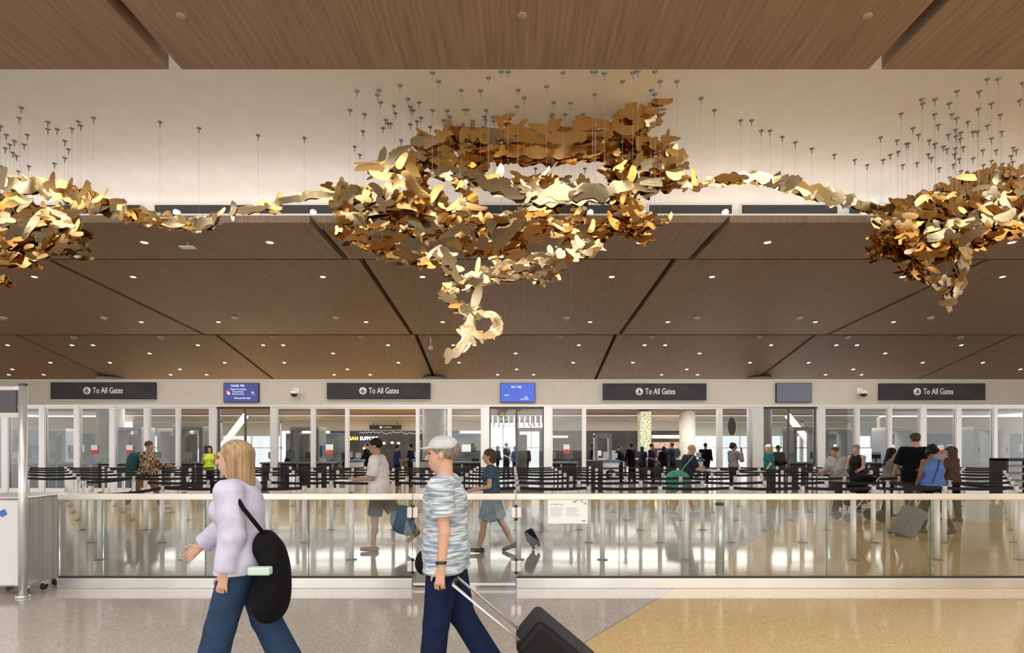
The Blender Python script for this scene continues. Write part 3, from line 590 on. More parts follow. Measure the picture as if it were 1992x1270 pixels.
def resample(pts, step):
    out = [pts[0]]; acc = 0
    for a, b in zip(pts[:-1], pts[1:]):
        L = (b-a).length; s = step-acc
        while s <= L: out.append(a+(b-a)*(s/L)); s += step
        acc = L-(s-step)
    out.append(pts[-1]); return out
def smooth(pts, it=2):
    for _ in range(it):
        q = [pts[0]]
        for a, b in zip(pts[:-1], pts[1:]): q += [a*.75+b*.25, a*.25+b*.75]
        q.append(pts[-1]); pts = q
    return pts
def ribbon(mb, R, pts, w, side, mi, lobes=.5, th=.005, off=Vector((0,0,0)), a=0.0, b=1.0):
    pts = resample(pts, .03); n = len(pts); pts = pts[int(a*n):max(int(a*n)+4,int(b*n))]; n = len(pts)
    ph = [R.uniform(0,6.3) for _ in range(6)]; vs = []; tw = R.uniform(-.14,.14)
    for i, p in enumerate(pts):
        t = (pts[min(i+1,n-1)]-pts[max(i-1,0)]).normalized(); nm = (side-t*side.dot(t)).normalized(); sd = nm.cross(t)
        A = tw*math.sin(i*.10+ph[4]); sd2 = sd*math.cos(A)+nm*math.sin(A); nm2 = t.cross(sd2)
        env = min(1, (i+1)/5, (n-i)/5)
        wl = w*env*(1+lobes*math.sin(i*.50+ph[0])+lobes*.45*math.sin(i*.93+ph[1])); wr = w*env*(1+lobes*math.sin(i*.45+ph[2])+lobes*.45*math.sin(i*.88+ph[3]))
        c = p+off+nm2*(.008*math.sin(i*.11+ph[5]))
        for s in (-1,1): vs += [c-sd2*wl*.5+nm2*s*th/2, c+nm2*s*th/2, c+sd2*wr*.5+nm2*s*th/2]
    fs = []
    for i in range(n-1):
        a_ = 6*i; b_ = a_+6
        fs += [(a_,b_,b_+1,a_+1),(a_+1,b_+1,b_+2,a_+2),(a_+4,b_+4,b_+3,a_+3),(a_+5,b_+5,b_+4,a_+4),(a_,a_+3,b_+3,b_),(a_+2,b_+2,b_+5,a_+5)]
    fs += [(0,1,4,3),(1,2,5,4)]; k = 6*(n-1); fs += [(k,k+3,k+4,k+1),(k+1,k+4,k+5,k+2)]
    mb.add(vs, fs, mi)
GM = [gold, gold_pale_refl, gold_dark_refl]
class Sculpture:
    def __init__(s, name, label, org, seed):
        s.t = empty(name, org, 0, label, 'hanging sculpture'); s.org = Vector(org); s.R = random.Random(seed); s.items = []   # (size, MB)
    def normal(s, sheet):
        R = s.R
        if sheet == 'face': return Vector((R.gauss(0,.06), -1, R.gauss(-.17,.05)))
        if sheet == 'flat': return Vector((R.gauss(0,.12), -1, R.gauss(.07,.12)))
        return Vector((R.gauss(0,.13), -1, R.gauss(.06,.12)))
    def strand(s, pix, Rpx, nrib, npet, mix=(.6,.25,.15), petpx=22, sheet='flat', fringe=.5, wpx=None, up=0.0):
        """pix: (x, y, depth) path; Rpx: envelope radius in photo px at that depth; sheets are horizontal ('flat'), or face the hall ('face')"""
        R = s.R; pts = smooth([P(*q) for q in pix]); dm = sum(q[2] for q in pix)/len(pix); r = Rpx*dm/F; pr = petpx*dm/F
        def mi(): x = R.random(); return 0 if x < mix[0] else (1 if x < mix[0]+mix[1] else 2)
        for k in range(nrib):
            a = R.uniform(0,2*PI); q = r*math.sqrt(R.random())*.8; off = Vector((R.uniform(-.3,.3)*r, math.cos(a)*q, math.sin(a)*q))
            side = s.normal(sheet)
            st = R.uniform(0,.55) if nrib > 2 else 0; en = min(1, st+R.uniform(.3,.6)) if nrib > 2 else 1
            if sheet == 'face' and k == 0: st, en, off = 0, 1, Vector((0,-.02,0))
            mb = MB(); w = (wpx or Rpx*1.1)*dm/F*R.uniform(.7,1.25); m = mi()
            ribbon(mb, R, pts, w, side, 0, fringe, off=off-s.org, a=st, b=en); s.items.append((w*len(pts)*(en-st), mb, m))
        rs = resample(pts, .02)
        for k in range(int(npet*1.8)):
            p = R.choice(rs); a = R.uniform(0,2*PI); q = r*(.25+.85*math.sqrt(R.random())); off = Vector((R.uniform(-.5,.5)*r, math.cos(a)*q, math.sin(a)*q+up*r*R.random()))
            nrm = s.normal(sheet)
            mb = MB(); rr = pr*R.uniform(.4,1.0); plate(mb, R, p+off-s.org, nrm, rr, R.uniform(1.1,2.3), 0, ang=R.gauss(0,.55), bend=R.uniform(-.05,.05)); s.items.append((rr*rr, mb, mi()))
    def petal(s, x, y, d, rpx, el, deg, m, tilt=.25):
        """one leaf sheet facing the hall, long axis turned deg from horizontal"""
        R = s.R; mb = MB(); nrm = Vector((R.uniform(-tilt,tilt)*.4, -1, R.uniform(-tilt,tilt)*.25+.04))
        plate(mb, R, P(x,y,d)-s.org, nrm, rpx*d/F, el, 0, ang=math.radians(deg), bend=R.uniform(-.04,.04)); s.items.append((9, mb, m))
    def finish(s, rename='metal_leaf'):
        s.items.sort(key=lambda q: -q[0])
        for _, mb, m in s.items[:98]: mb.build(rename, GM[m], s.t)
        rest = s.items[98:]
        if rest:
            allm = MB()
            for _, mb, m in rest: allm.add(mb.v, mb.f, m)
            tag(allm.build('small_metal_leaves', GM, s.t), kind='stuff')
    def cables(s, lst, yend):
        """ceiling anchor at photo (x, y); the cable drops to a height yend(x)"""
        an = None
        for x, y in lst:
            zc = 6.66; d = (zc-EYE)*F/(CY-y)
            if d > 9.4:
                for _ in range(12): uu = min(1, max(0,(d-9.4)/1.35)); zc = 6.36+.30*math.sqrt(1-uu*uu); d = (zc-EYE)*F/(CY-y)
            if d > 10.7: continue
            X = xs(x, d); ye = yend(x, y) if callable(yend) else yend; ze = max(zs(ye, d), 2.8)
            c = MB().tube([(0,0,-.10),(0,0,min(-.2,ze-zc))], .0016, 5).build('suspension_cable', cable_m, s.t); c.location = Vector((X,d,zc))-s.org
            if an is None:
                an = MB().lathe((0,0,0), [(.034,.004),(.034,-.006),(.008,-.011),(.008,-.075),(.004,-.09)], 12).build('ceiling_anchor', anchor_m, c)
            else: q = an.copy(); C.objects.link(q); q.parent = c
CA = [(694,177),(681,214),(709,222),(706,255),(690,285),(700,301),(737,175),(734,184),(740,199),(766,206),(778,166),(793,192),(769,220),(798,207),(800,214),(804,214),(815,199),(750,233),(755,240),(760,240),(745,249),(798,242),(811,236),(819,229),(780,273),(841,141),(853,158),(841,214),(837,247),(863,234),(875,227),(897,175),(903,213),(909,213),(901,242),(920,235),(919,241),(921,255),(941,247),(946,214),(942,227),(944,233),(960,227),(961,235),(962,255),(950,151),(975,139),(988,139),(1008,175),(1006,207),(1063,168),(1077,199),(1075,222),(1073,227),(1039,242),(1095,141),(1099,222),(1087,255),(1134,222),(1128,229),(1118,236),(1157,183),(1176,142),(1153,139),(1159,139),(1211,158),(1231,141),(1241,138),(1274,139),(1267,175),(1274,183),(1284,158),(1317,158),(1364,191),(1042,328),(1138,328)]
S = Sculpture('hanging_sculpture', 'large gold leaf sculpture hanging in the middle with a curling tail below', P(1000,380,8.4), 11)
# upper ring, back
S.strand([(800,290,8.7),(880,272,8.9),(960,268,9.0),(1060,272,9.0),(1150,275,8.9),(1220,258,8.6)], 20, 15, 24, (.66,.12,.22), 16, 'flat', .45, 24)
S.strand([(890,300,8.5),(960,297,8.6),(1060,303,8.6),(1160,298,8.6),(1220,290,8.4)], 11, 14, 14, (.25,.05,.7), 13, 'flat', .3, 24)
for x,y,r,el,dg,m in [(869,248,9,1.8,70,1),(862,262,12,1.5,10,0),(822,275,14,1.6,0,1),(838,275,12,1.5,20,1),(900,263,10,1.3,80,0),(935,262,16,1.8,-8,0),(977,235,12,1.5,25,0),(998,255,17,1.6,-5,0),(985,228,9,1.6,20,0),(1010,248,13,1.8,25,0),(1060,250,15,1.8,-15,0),(1078,240,12,1.6,35,0),(1078,252,11,1.4,70,0),(1130,247,16,2.0,10,0),(1148,235,13,2.2,-6,0),(1175,243,14,2.0,-10,0),(1162,262,16,1.8,5,0),(1030,268,18,1.9,-10,0),(1100,268,18,2.0,8,0),(1200,232,11,1.4,20,0),(1205,222,9,1.2,60,0),
    (1232,205,10,1.6,70,0),(1222,212,11,1.7,30,0),(1245,220,17,1.3,10,0),(1238,235,20,1.4,-15,0),(1262,215,11,1.7,-30,0),(1258,236,14,1.6,10,0),(1272,205,10,1.4,10,0),(1288,197,10,1.8,-4,0),(1300,202,9,1.7,50,0),(1280,212,9,1.5,10,1),(1280,228,9,2.0,30,1),(1268,242,10,1.6,0,1),(1220,250,15,1.6,0,0),
    (1295,268,10,2.2,70,0),(1305,272,10,2.4,22,0),(1285,282,15,1.6,-10,0),(1300,285,9,1.6,-60,0),(1262,285,15,1.4,30,1),(1245,272,13,1.5,80,0),(1315,312,18,1.3,40,0),(1300,322,17,1.5,0,1),(1330,322,9,2.0,4,1),(1290,340,14,1.6,-20,0),(1270,318,16,1.4,10,1),(1245,310,14,1.5,50,0)]:
    S.petal(x, y, S.R.uniform(7.9,8.4), r*1.15, el, dg, m, .35)
S.strand([(1205,262,8.4),(1240,250,8.2),(1270,225,8.0)], 18, 3, 16, (.75,.15,.1), 16, 'mix')
S.strand([(1210,290,8.5),(1260,300,8.2),(1310,325,8.0)], 30, 6, 34, (.6,.2,.2), 17, 'mix', .5, 26)
# right column
S.strand([(1195,320,8.6),(1215,350,8.3),(1218,400,8.1),(1215,440,8.0)], 24, 12, 46, (.15,.05,.8), 15, 'flat', .4, 34)
S.strand([(1215,400,7.8),(1235,430,7.6),(1265,445,7.5)], 22, 4, 34, (.5,.1,.4), 13, 'mix')
S.strand([(1240,440,7.6),(1270,437,7.5),(1302,427,7.5)], 5, 2, 5, (.9,.1,0), 9, 'flat', .5, 9)
# left column and lobes
for x,y,r,el,dg,m in [(743,305,12,1.5,75,1),(770,305,13,2.6,50,1),(720,325,13,2.0,0,0),(735,322,15,1.7,10,0),(745,341,13,1.8,-4,0),(758,322,12,1.3,50,1),(768,343,9,1.6,0,0),(782,312,12,1.4,60,0),(800,315,13,1.3,80,0),(806,335,14,1.5,-60,0),(775,355,12,1.6,-50,0),(800,350,16,1.6,-40,0),(815,368,14,1.6,-50,0),(760,365,14,1.5,70,1),(848,375,12,1.5,60,0),(858,388,13,1.8,-60,0),(700,385,19,1.4,10,1),(722,392,18,1.5,30,1),(690,405,17,1.5,60,1),(748,390,19,1.5,40,1),(765,405,17,1.6,-50,1),(738,418,18,1.6,10,1),(680,430,16,1.6,-40,1),(664,418,13,1.6,70,1),(700,450,15,2.0,-30,1),(715,465,13,2.0,-35,1),(690,470,13,1.6,20,1),(670,448,12,1.5,30,1),(805,430,15,1.8,-45,1),(828,445,13,1.8,-50,1),(802,400,11,1.3,0,0)]:
    S.petal(x, y, S.R.uniform(7.5,8.1), r*1.12, el, dg, m, .35)
S.strand([(725,322,8.2),(770,318,8.3),(820,300,8.5)], 16, 3, 16, (.65,.25,.1), 13, 'mix')
S.strand([(815,300,8.6),(860,318,8.5),(905,330,8.4),(940,340,8.4)], 20, 8, 34, (.35,.15,.5), 15, 'flat', .4, 30)
S.strand([(800,320,8.5),(815,355,8.4),(812,395,8.2),(820,430,8.0)], 19, 9, 36, (.3,.05,.65), 13, 'flat', .4, 26)
S.strand([(655,380,8.0),(700,395,7.9),(760,400,7.9),(800,420,7.9)], 26, 6, 30, (.3,.6,.1), 16, 'mix', .5, 22)
S.strand([(665,430,7.8),(700,450,7.7),(740,470,7.6),(760,485,7.6)], 26, 8, 50, (.3,.35,.35), 13, 'flat', .5, 22)
# left tail of the centre piece
S.strand([(455,412,7.9),(490,410,7.9),(520,404,7.9)], 5, 2, 4, (0,1,0), 10, 'face', .25, 13)
S.strand([(512,405,7.9),(560,390,8.0),(620,380,8.1),(680,372,8.1),(725,366,8.2),(765,370,8.2)], 4, 4, 10, (.45,.55,0), 12, 'face', .3, 15)
# middle ribbons
S.strand([(850,335,8.2),(920,345,8.1),(985,372,8.0),(1050,385,8.0),(1120,382,8.0),(1190,378,8.0),(1260,368,8.1),(1330,352,8.2)], 13, 9, 20, (.1,.85,.05), 16, 'flat', .35, 24)
S.strand([(930,338,8.5),(1000,352,8.4),(1070,356,8.4),(1130,356,8.4)], 8, 4, 12, (.5,.45,.05), 14, 'mix', .5, 18)
S.strand([(1000,350,8.2),(1040,375,8.1),(1100,388,8.1),(1150,370,8.2)], 13, 4, 10, (.2,.75,.05), 18, 'flat', .4, 30)
S.strand([(1345,350,8.3),(1310,360,8.3),(1270,362,8.2),(1230,372,8.2)], 9, 4, 12, (.3,.6,.1), 12, 'mix', .4, 16)
# network of lower branches
for pth, r, nr, npt, mx in [
    ([(880,340,8.1),(905,375,8.0),(925,400,8.0),(935,440,7.9),(945,480,7.9)], 12, 6, 34, (.5,.3,.2)),
    ([(1050,340,8.3),(1075,365,8.2),(1070,400,8.1),(1040,440,8.0),(1000,465,7.9)], 13, 6, 38, (.55,.25,.2)),
    ([(840,400,8.0),(880,405,7.9),(915,430,7.9),(960,430,7.9),(1010,420,8.0),(1080,405,8.1)], 12, 6, 44, (.55,.25,.2)),
    ([(850,430,7.8),(890,440,7.8),(905,475,7.7),(960,495,7.7),(1020,480,7.8)], 14, 6, 44, (.6,.25,.15)),
    ([(1110,375,8.2),(1130,400,8.1),(1120,430,8.0),(1100,460,7.9)], 11, 5, 30, (.55,.25,.2)),
    ([(960,500,7.7),(1000,475,7.7),(1030,450,7.8),(1075,440,7.9),(1120,470,7.9)], 15, 6, 46, (.5,.2,.3)),
    ([(760,440,8.0),(800,450,7.9),(835,460,7.9),(870,440,7.9)], 10, 4, 26, (.4,.4,.2)),
    ([(1130,450,7.8),(1170,445,7.8),(1210,440,7.8),(1250,440,7.7)], 19, 6, 50, (.35,.1,.55)),
    ([(730,480,7.6),(770,495,7.5),(810,500,7.5),(840,508,7.4)], 12, 6, 34, (.4,.35,.25))]:
    S.strand(pth, r*.8, nr, int(npt*.62), mx, 12, 'mix', .5, 15)
for x,y,r,el,dg,m in [(990,455,17,2.6,48,1),(1005,440,14,2.4,50,1),(880,450,13,2.2,30,1),(905,445,13,2.2,10,1),(885,475,12,1.9,-20,0),(912,485,10,2.2,-35,0),(955,440,12,1.4,80,1),(935,475,14,1.3,20,1),(1000,500,14,1.8,30,0),(865,392,10,1.5,-60,0),(1010,415,12,1.6,20,0),(1040,463,12,1.7,0,0),(1060,462,11,1.6,60,0)]:
    S.petal(x, y, 7.5, r, el, dg, m)
# lower bowl edge
S.strand([(925,530,7.4),(985,525,7.4),(1040,512,7.5),(1090,498,7.6),(1130,482,7.7),(1160,480,7.7)], 10, 9, 20, (.1,.9,0), 14, 'face', .4, 22)
S.strand([(930,540,7.4),(1000,532,7.4),(1060,535,7.4),(1110,505,7.5),(1160,480,7.6)], 9, 6, 20, (.4,.5,.1), 11, 'flat', .5, 15)
S.strand([(1035,520,7.4),(1050,540,7.3),(1070,535,7.3)], 9, 2, 18, (.3,.6,.1), 11, 'mix')
S.strand([(835,505,7.4),(862,490,7.3),(875,510,7.3),(882,540,7.2),(905,555,7.2),(930,540,7.3)], 8, 6, 20, (.15,.85,0), 12, 'face', .3, 15)
S.strand([(865,525,7.2),(885,545,7.2),(915,555,7.2),(940,548,7.2)], 9, 4, 16, (.4,.6,0), 10, 'flat', .4, 15)
# tail
S.strand([(895,552,7.2),(868,566,7.2),(870,585,7.2),(895,603,7.2),(922,612,7.2)], 8, 4, 22, (.5,.5,0), 10, 'mix', .4, 15)
S.strand([(938,532,7.2),(930,570,7.2),(918,610,7.2),(912,650,7.2),(900,678,7.2),(872,694,7.2)], 3, 6, 4, (.1,.9,0), 11, 'face', .22, 20)
S.strand([(925,608,7.2),(955,610,7.2),(970,625,7.2),(968,645,7.2),(945,655,7.2),(915,648,7.2)], 4, 4, 12, (.1,.9,0), 9, 'face', .35, 13)
S.petal(876,690,7.15,15,1.4,40,1,.2); S.petal(893,682,7.15,12,1.5,50,1,.2); S.petal(968,632,7.2,13,1.4,80,1,.2); S.petal(870,500,7.15,17,1.7,-62,1,.2); S.petal(885,528,7.15,13,1.9,-70,1,.2); S.petal(905,598,7.15,12,1.5,-30,1,.2); S.petal(960,532,7.35,15,2.4,0,1,.2); S.petal(1010,522,7.35,14,2.4,8,1,.2)
S.cables(CA, lambda x, y: (340+((x*37) % 90)) if 760 < x < 1320 else ({True:400}.get(x < 760, 352)))
S.cables([(502,263),(592,268)], lambda x, y: 404 if x < 520 else 384)
S.cables([(935,176),(1020,190),(1110,200),(905,300),(870,215)], lambda x, y: 610)
S.finish()
# right ribbon
S = Sculpture('hanging_sculpture', 'long thin wavy gold ribbon sculpture arching between the middle and right clusters', P(1540,360,8.6), 5)
S.strand([(1325,354,8.5),(1370,358,8.5),(1410,352,8.6),(1450,344,8.6),(1490,348,8.7),(1540,358,8.8),(1580,372,8.9),(1625,384,9.0),(1670,400,9.2),(1710,408,9.3),(1765,412,9.4)], 3, 6, 40, (.55,.45,0), 10, 'face', .3, 18)
S.strand([(1500,352,8.7),(1540,362,8.8),(1600,380,8.9),(1640,392,9.0)], 4, 3, 8, (.1,.9,0), 11, 'face', .3, 20)
for x,y,r,el,dg,m in [(1358,360,15,1.3,10,0),(1340,360,10,1.8,40,1),(1412,346,14,1.4,0,0),(1435,345,14,2.0,5,0),(1372,356,12,1.4,30,0)]: S.petal(x,y,8.5,r,el,dg,m)
for k in range(12): S.petal(1498+k*4.5, 350+k*.8, 8.7, 9, 2.2, 50, 1, .3)
RC = [(1390,214,352),(1441,234,344),(1462,234,344),(1481,254,346),(1498,254,350),(1522,266,354),(1547,277,358),(1579,289,370),(1623,301,384),(1663,311,397),(1687,321,404)]
for x, y, ye in RC: S.cables([(x,y)], ye)
S.finish()
# left ribbon
S = Sculpture('hanging_sculpture', 'long gold ribbon sculpture with a spiky upper edge drooping at left', P(200,390,8.6), 9)
S.strand([(-30,352,8.8),(40,360,8.7),(95,365,8.7),(150,380,8.6),(200,400,8.6),(250,418,8.5),(310,428,8.5),(370,438,8.4),(400,436,8.4),(422,424,8.4)], 6, 9, 46, (.45,.5,.05), 12, 'face', .3, 24, .4)
S.strand([(100,368,8.6),(150,382,8.6),(200,402,8.5)], 8, 3, 12, (.8,.2,0), 12, 'face', .3, 30, .6)
S.strand([(230,414,8.5),(290,424,8.4),(350,440,8.4),(400,440,8.4)], 5, 4, 6, (.3,.2,.5), 9, 'flat', .25, 16)
for x,y,r,el,dg,m in [(98,355,14,1.7,60,0),(5,345,13,1.7,80,1),(135,362,8,2.2,70,0),(165,368,12,1.6,60,0),(195,382,8,2.6,40,0),(228,392,11,1.6,0,0),(235,398,9,1.4,70,0),(330,430,13,1.7,0,1),(375,432,15,2.0,20,1),(410,428,14,2.4,35,1),(108,405,8,1.8,20,0),(100,412,7,2.0,80,0)]: S.petal(x,y,8.4,r,el,dg,m)
for x, y, ye in [(93,237,372),(93,251,372),(111,251,376),(140,250,384),(152,236,386),(157,244,388),(126,274,378),(133,290,380),(126,307,378),(106,318,374),(182,229,400),(311,237,432),(387,249,440)]: S.cables([(x,y)], ye)
S.finish()
# left cluster
S = Sculpture('hanging_sculpture', 'gold leaf sculpture cluster cut off by the left edge of the picture', P(60,450,8.6), 21)
S.strand([(-120,380,9.0),(-50,400,8.9),(20,420,8.8),(90,440,8.5),(150,460,8.3)], 36, 10, 110, (.45,.45,.1), 15, 'mix', .5, 24)
S.strand([(-100,470,8.4),(-20,480,8.3),(60,478,8.2),(140,480,8.2)], 16, 10, 60, (.35,.1,.55), 12, 'flat', .4, 26)
S.strand([(-80,500,8.1),(-10,505,8.1),(50,512,8.1),(90,500,8.1)], 10, 7, 34, (.4,.1,.5), 11, 'flat', .5, 18)
S.strand([(-20,530,8.0),(2,545,8.0),(8,550,8.0)], 7, 0, 18, (.6,.3,.1), 8, 'mix')
for x,y,r,el,dg,m in [(30,450,18,1.5,20,1),(60,440,15,1.8,60,1),(80,460,14,1.6,10,1),(10,425,16,1.5,0,1),(100,445,13,1.6,30,1),(125,435,10,1.8,20,0),(148,440,9,1.6,60,0),(90,498,10,1.4,0,1),(120,480,12,1.4,10,1),(145,478,9,1.4,0,1),(20,378,9,1.6,0,2),(38,388,8,2,-30,0),(150,455,9,1.5,0,0)]: S.petal(x,y,8.1,r,el,dg,m)
S.cables([(41,209),(37,229),(1,245),(12,262),(53,262),(28,274),(19,281),(10,288),(47,281),(25,297),(32,303),(2,323),(56,323),(36,333)], lambda x, y: 440)
S.finish()
# right cluster
S = Sculpture('hanging_sculpture', 'gold leaf sculpture cluster cut off by the right edge of the picture', P(1860,440,8.8), 31)
S.strand([(1712,490,8.5),(1725,460,8.6),(1760,430,8.8),(1810,400,9.0),(1870,375,9.2),(1940,360,9.3),(2060,360,9.3)], 26, 12, 130, (.55,.25,.2), 14, 'mix', .5, 24)
S.strand([(1720,450,8.4),(1750,470,8.3),(1770,500,8.2),(1790,520,8.1)], 28, 8, 90, (.35,.15,.5), 12, 'mix', .45, 22)
S.strand([(1750,400,9.0),(1800,440,8.8),(1850,420,8.8),(1920,400,8.9),(2040,380,9.0)], 26, 10, 90, (.4,.25,.35), 14, 'flat', .5, 26)
S.strand([(1770,500,8.3),(1830,490,8.3),(1880,470,8.3),(1940,450,8.4),(2040,425,8.5)], 17, 10, 90, (.35,.15,.5), 12, 'flat', .45, 26)
S.strand([(1800,470,8.3),(1850,455,8.3),(1900,440,8.4),(1960,400,8.6)], 18, 6, 40, (.25,.6,.15), 16, 'mix', .4, 24)
S.strand([(1686,500,8.4),(1705,493,8.4),(1730,485,8.4)], 6, 2, 12, (.5,.1,.4), 8, 'mix')
S.strand([(1775,520,8.1),(1800,535,8.0),(1830,553,8.0)], 7, 4, 18, (.2,.7,.1), 9, 'mix', .4, 14)
S.strand([(1875,470,8.2),(1872,510,8.0),(1865,545,8.0),(1855,570,8.0),(1838,590,8.0)], 6, 6, 22, (.15,.85,0), 11, 'face', .3, 20)
S.strand([(1812,548,8.0),(1835,550,8.0),(1862,545,8.0)], 5, 4, 12, (.1,.9,0), 9, 'face', .4, 14)
for x,y,r,el,dg,m in [(1790,390,12,1.3,40,0),(1880,345,12,1.8,0,0),(1940,345,10,1.6,60,1),(1955,420,16,1.6,20,1),(1890,460,17,1.8,30,1),(1850,458,15,1.7,0,1),(1800,495,16,2.6,5,0),(1758,515,11,1.5,30,1),(1845,588,13,1.5,10,1),(1872,535,10,1.5,70,1),(1930,375,14,1.7,0,1),(1770,420,12,1.4,0,0),(1720,440,10,1.4,50,0)]: S.petal(x,y,7.9,r,el,dg,m)
S.cables([(1713,267),(1718,311),(1732,301),(1745,273),(1747,295),(1753,221),(1763,279),(1767,279),(1756,321),(1776,249),(1787,262),(1784,317),(1793,193),(1795,201),(1808,273),(1819,193),(1818,222),(1820,279),(1825,243),(1812,307),(1827,327),(1835,285),(1845,262),(1847,201),(1852,222),(1847,345),(1859,252),(1860,265),(1859,288),(1858,299),(1855,320),(1862,177),(1861,230),(1868,270),(1869,258),(1866,309),(1869,333),(1874,286),(1883,237),(1893,256),(1902,256),(1893,308),(1903,212),(1905,178),(1912,292),(1913,321),(1921,153),(1921,244),(1929,201),(1929,269),(1929,313),(1942,153),(1946,223),(1949,256),(1938,292),(1950,319),(1971,287),(1977,292),(1967,303),(1970,315),(1984,195),(1990,161)], lambda x, y: 400+((x*31) % 60))
S.cables([(1806,300),(1818,280),(1842,290),(1857,300)], lambda x, y: 545)
S.finish()

# ------------------------------------------------------------ people: each body is one continuous surface grown around a posed skeleton
def surface(vol, o, h):
    nx, ny, nz = vol.shape; ins = vol < 0
    cnt = np.zeros((nx-1,ny-1,nz-1), np.int8); cor = [(i,j,k) for i in (0,1) for j in (0,1) for k in (0,1)]
    for i,j,k in cor: cnt += ins[i:nx-1+i, j:ny-1+j, k:nz-1+k]
    act = np.argwhere((cnt > 0) & (cnt < 8)); idx = -np.ones(cnt.shape, np.int64); idx[act[:,0],act[:,1],act[:,2]] = np.arange(len(act))
    acc = np.zeros((len(act),3)); n = np.zeros(len(act)); a0, a1, a2 = act.T
    for p in range(8):
        for q in range(p+1,8):
            c, e = cor[p], cor[q]
            if sum(abs(c[t]-e[t]) for t in range(3)) != 1: continue
            v0 = vol[a0+c[0],a1+c[1],a2+c[2]]; v1 = vol[a0+e[0],a1+e[1],a2+e[2]]; m = (v0 < 0) != (v1 < 0)
            t = np.where(m, v0/np.where(m, v0-v1, 1), 0)
            for ax in range(3): acc[:,ax] += np.where(m, c[ax]+t*(e[ax]-c[ax]), 0)
            n += m
    verts = (act+acc/n[:,None])*h+o; faces = []
    for ax in range(3):
        s0 = [slice(None)]*3; s1 = [slice(None)]*3; s0[ax] = slice(0,-1); s1[ax] = slice(1,None)
        A = ins[tuple(s0)]; B = ins[tuple(s1)]; e = np.argwhere(A != B); b, c = [t for t in range(3) if t != ax]
        e = e[(e[:,b] > 0) & (e[:,c] > 0) & (e[:,b] < vol.shape[b]-1) & (e[:,c] < vol.shape[c]-1)]
        if not len(e): continue
        fl = A[e[:,0],e[:,1],e[:,2]]
        def g(db, dc): f = e.copy(); f[:,b] += db; f[:,c] += dc; return idx[f[:,0],f[:,1],f[:,2]]
        q = np.stack([g(-1,-1), g(0,-1), g(0,0), g(-1,0)], 1)
        if ax == 1: fl = ~fl
        q[~fl] = q[~fl][:,::-1]; faces.append(q)
    return verts, np.concatenate(faces)
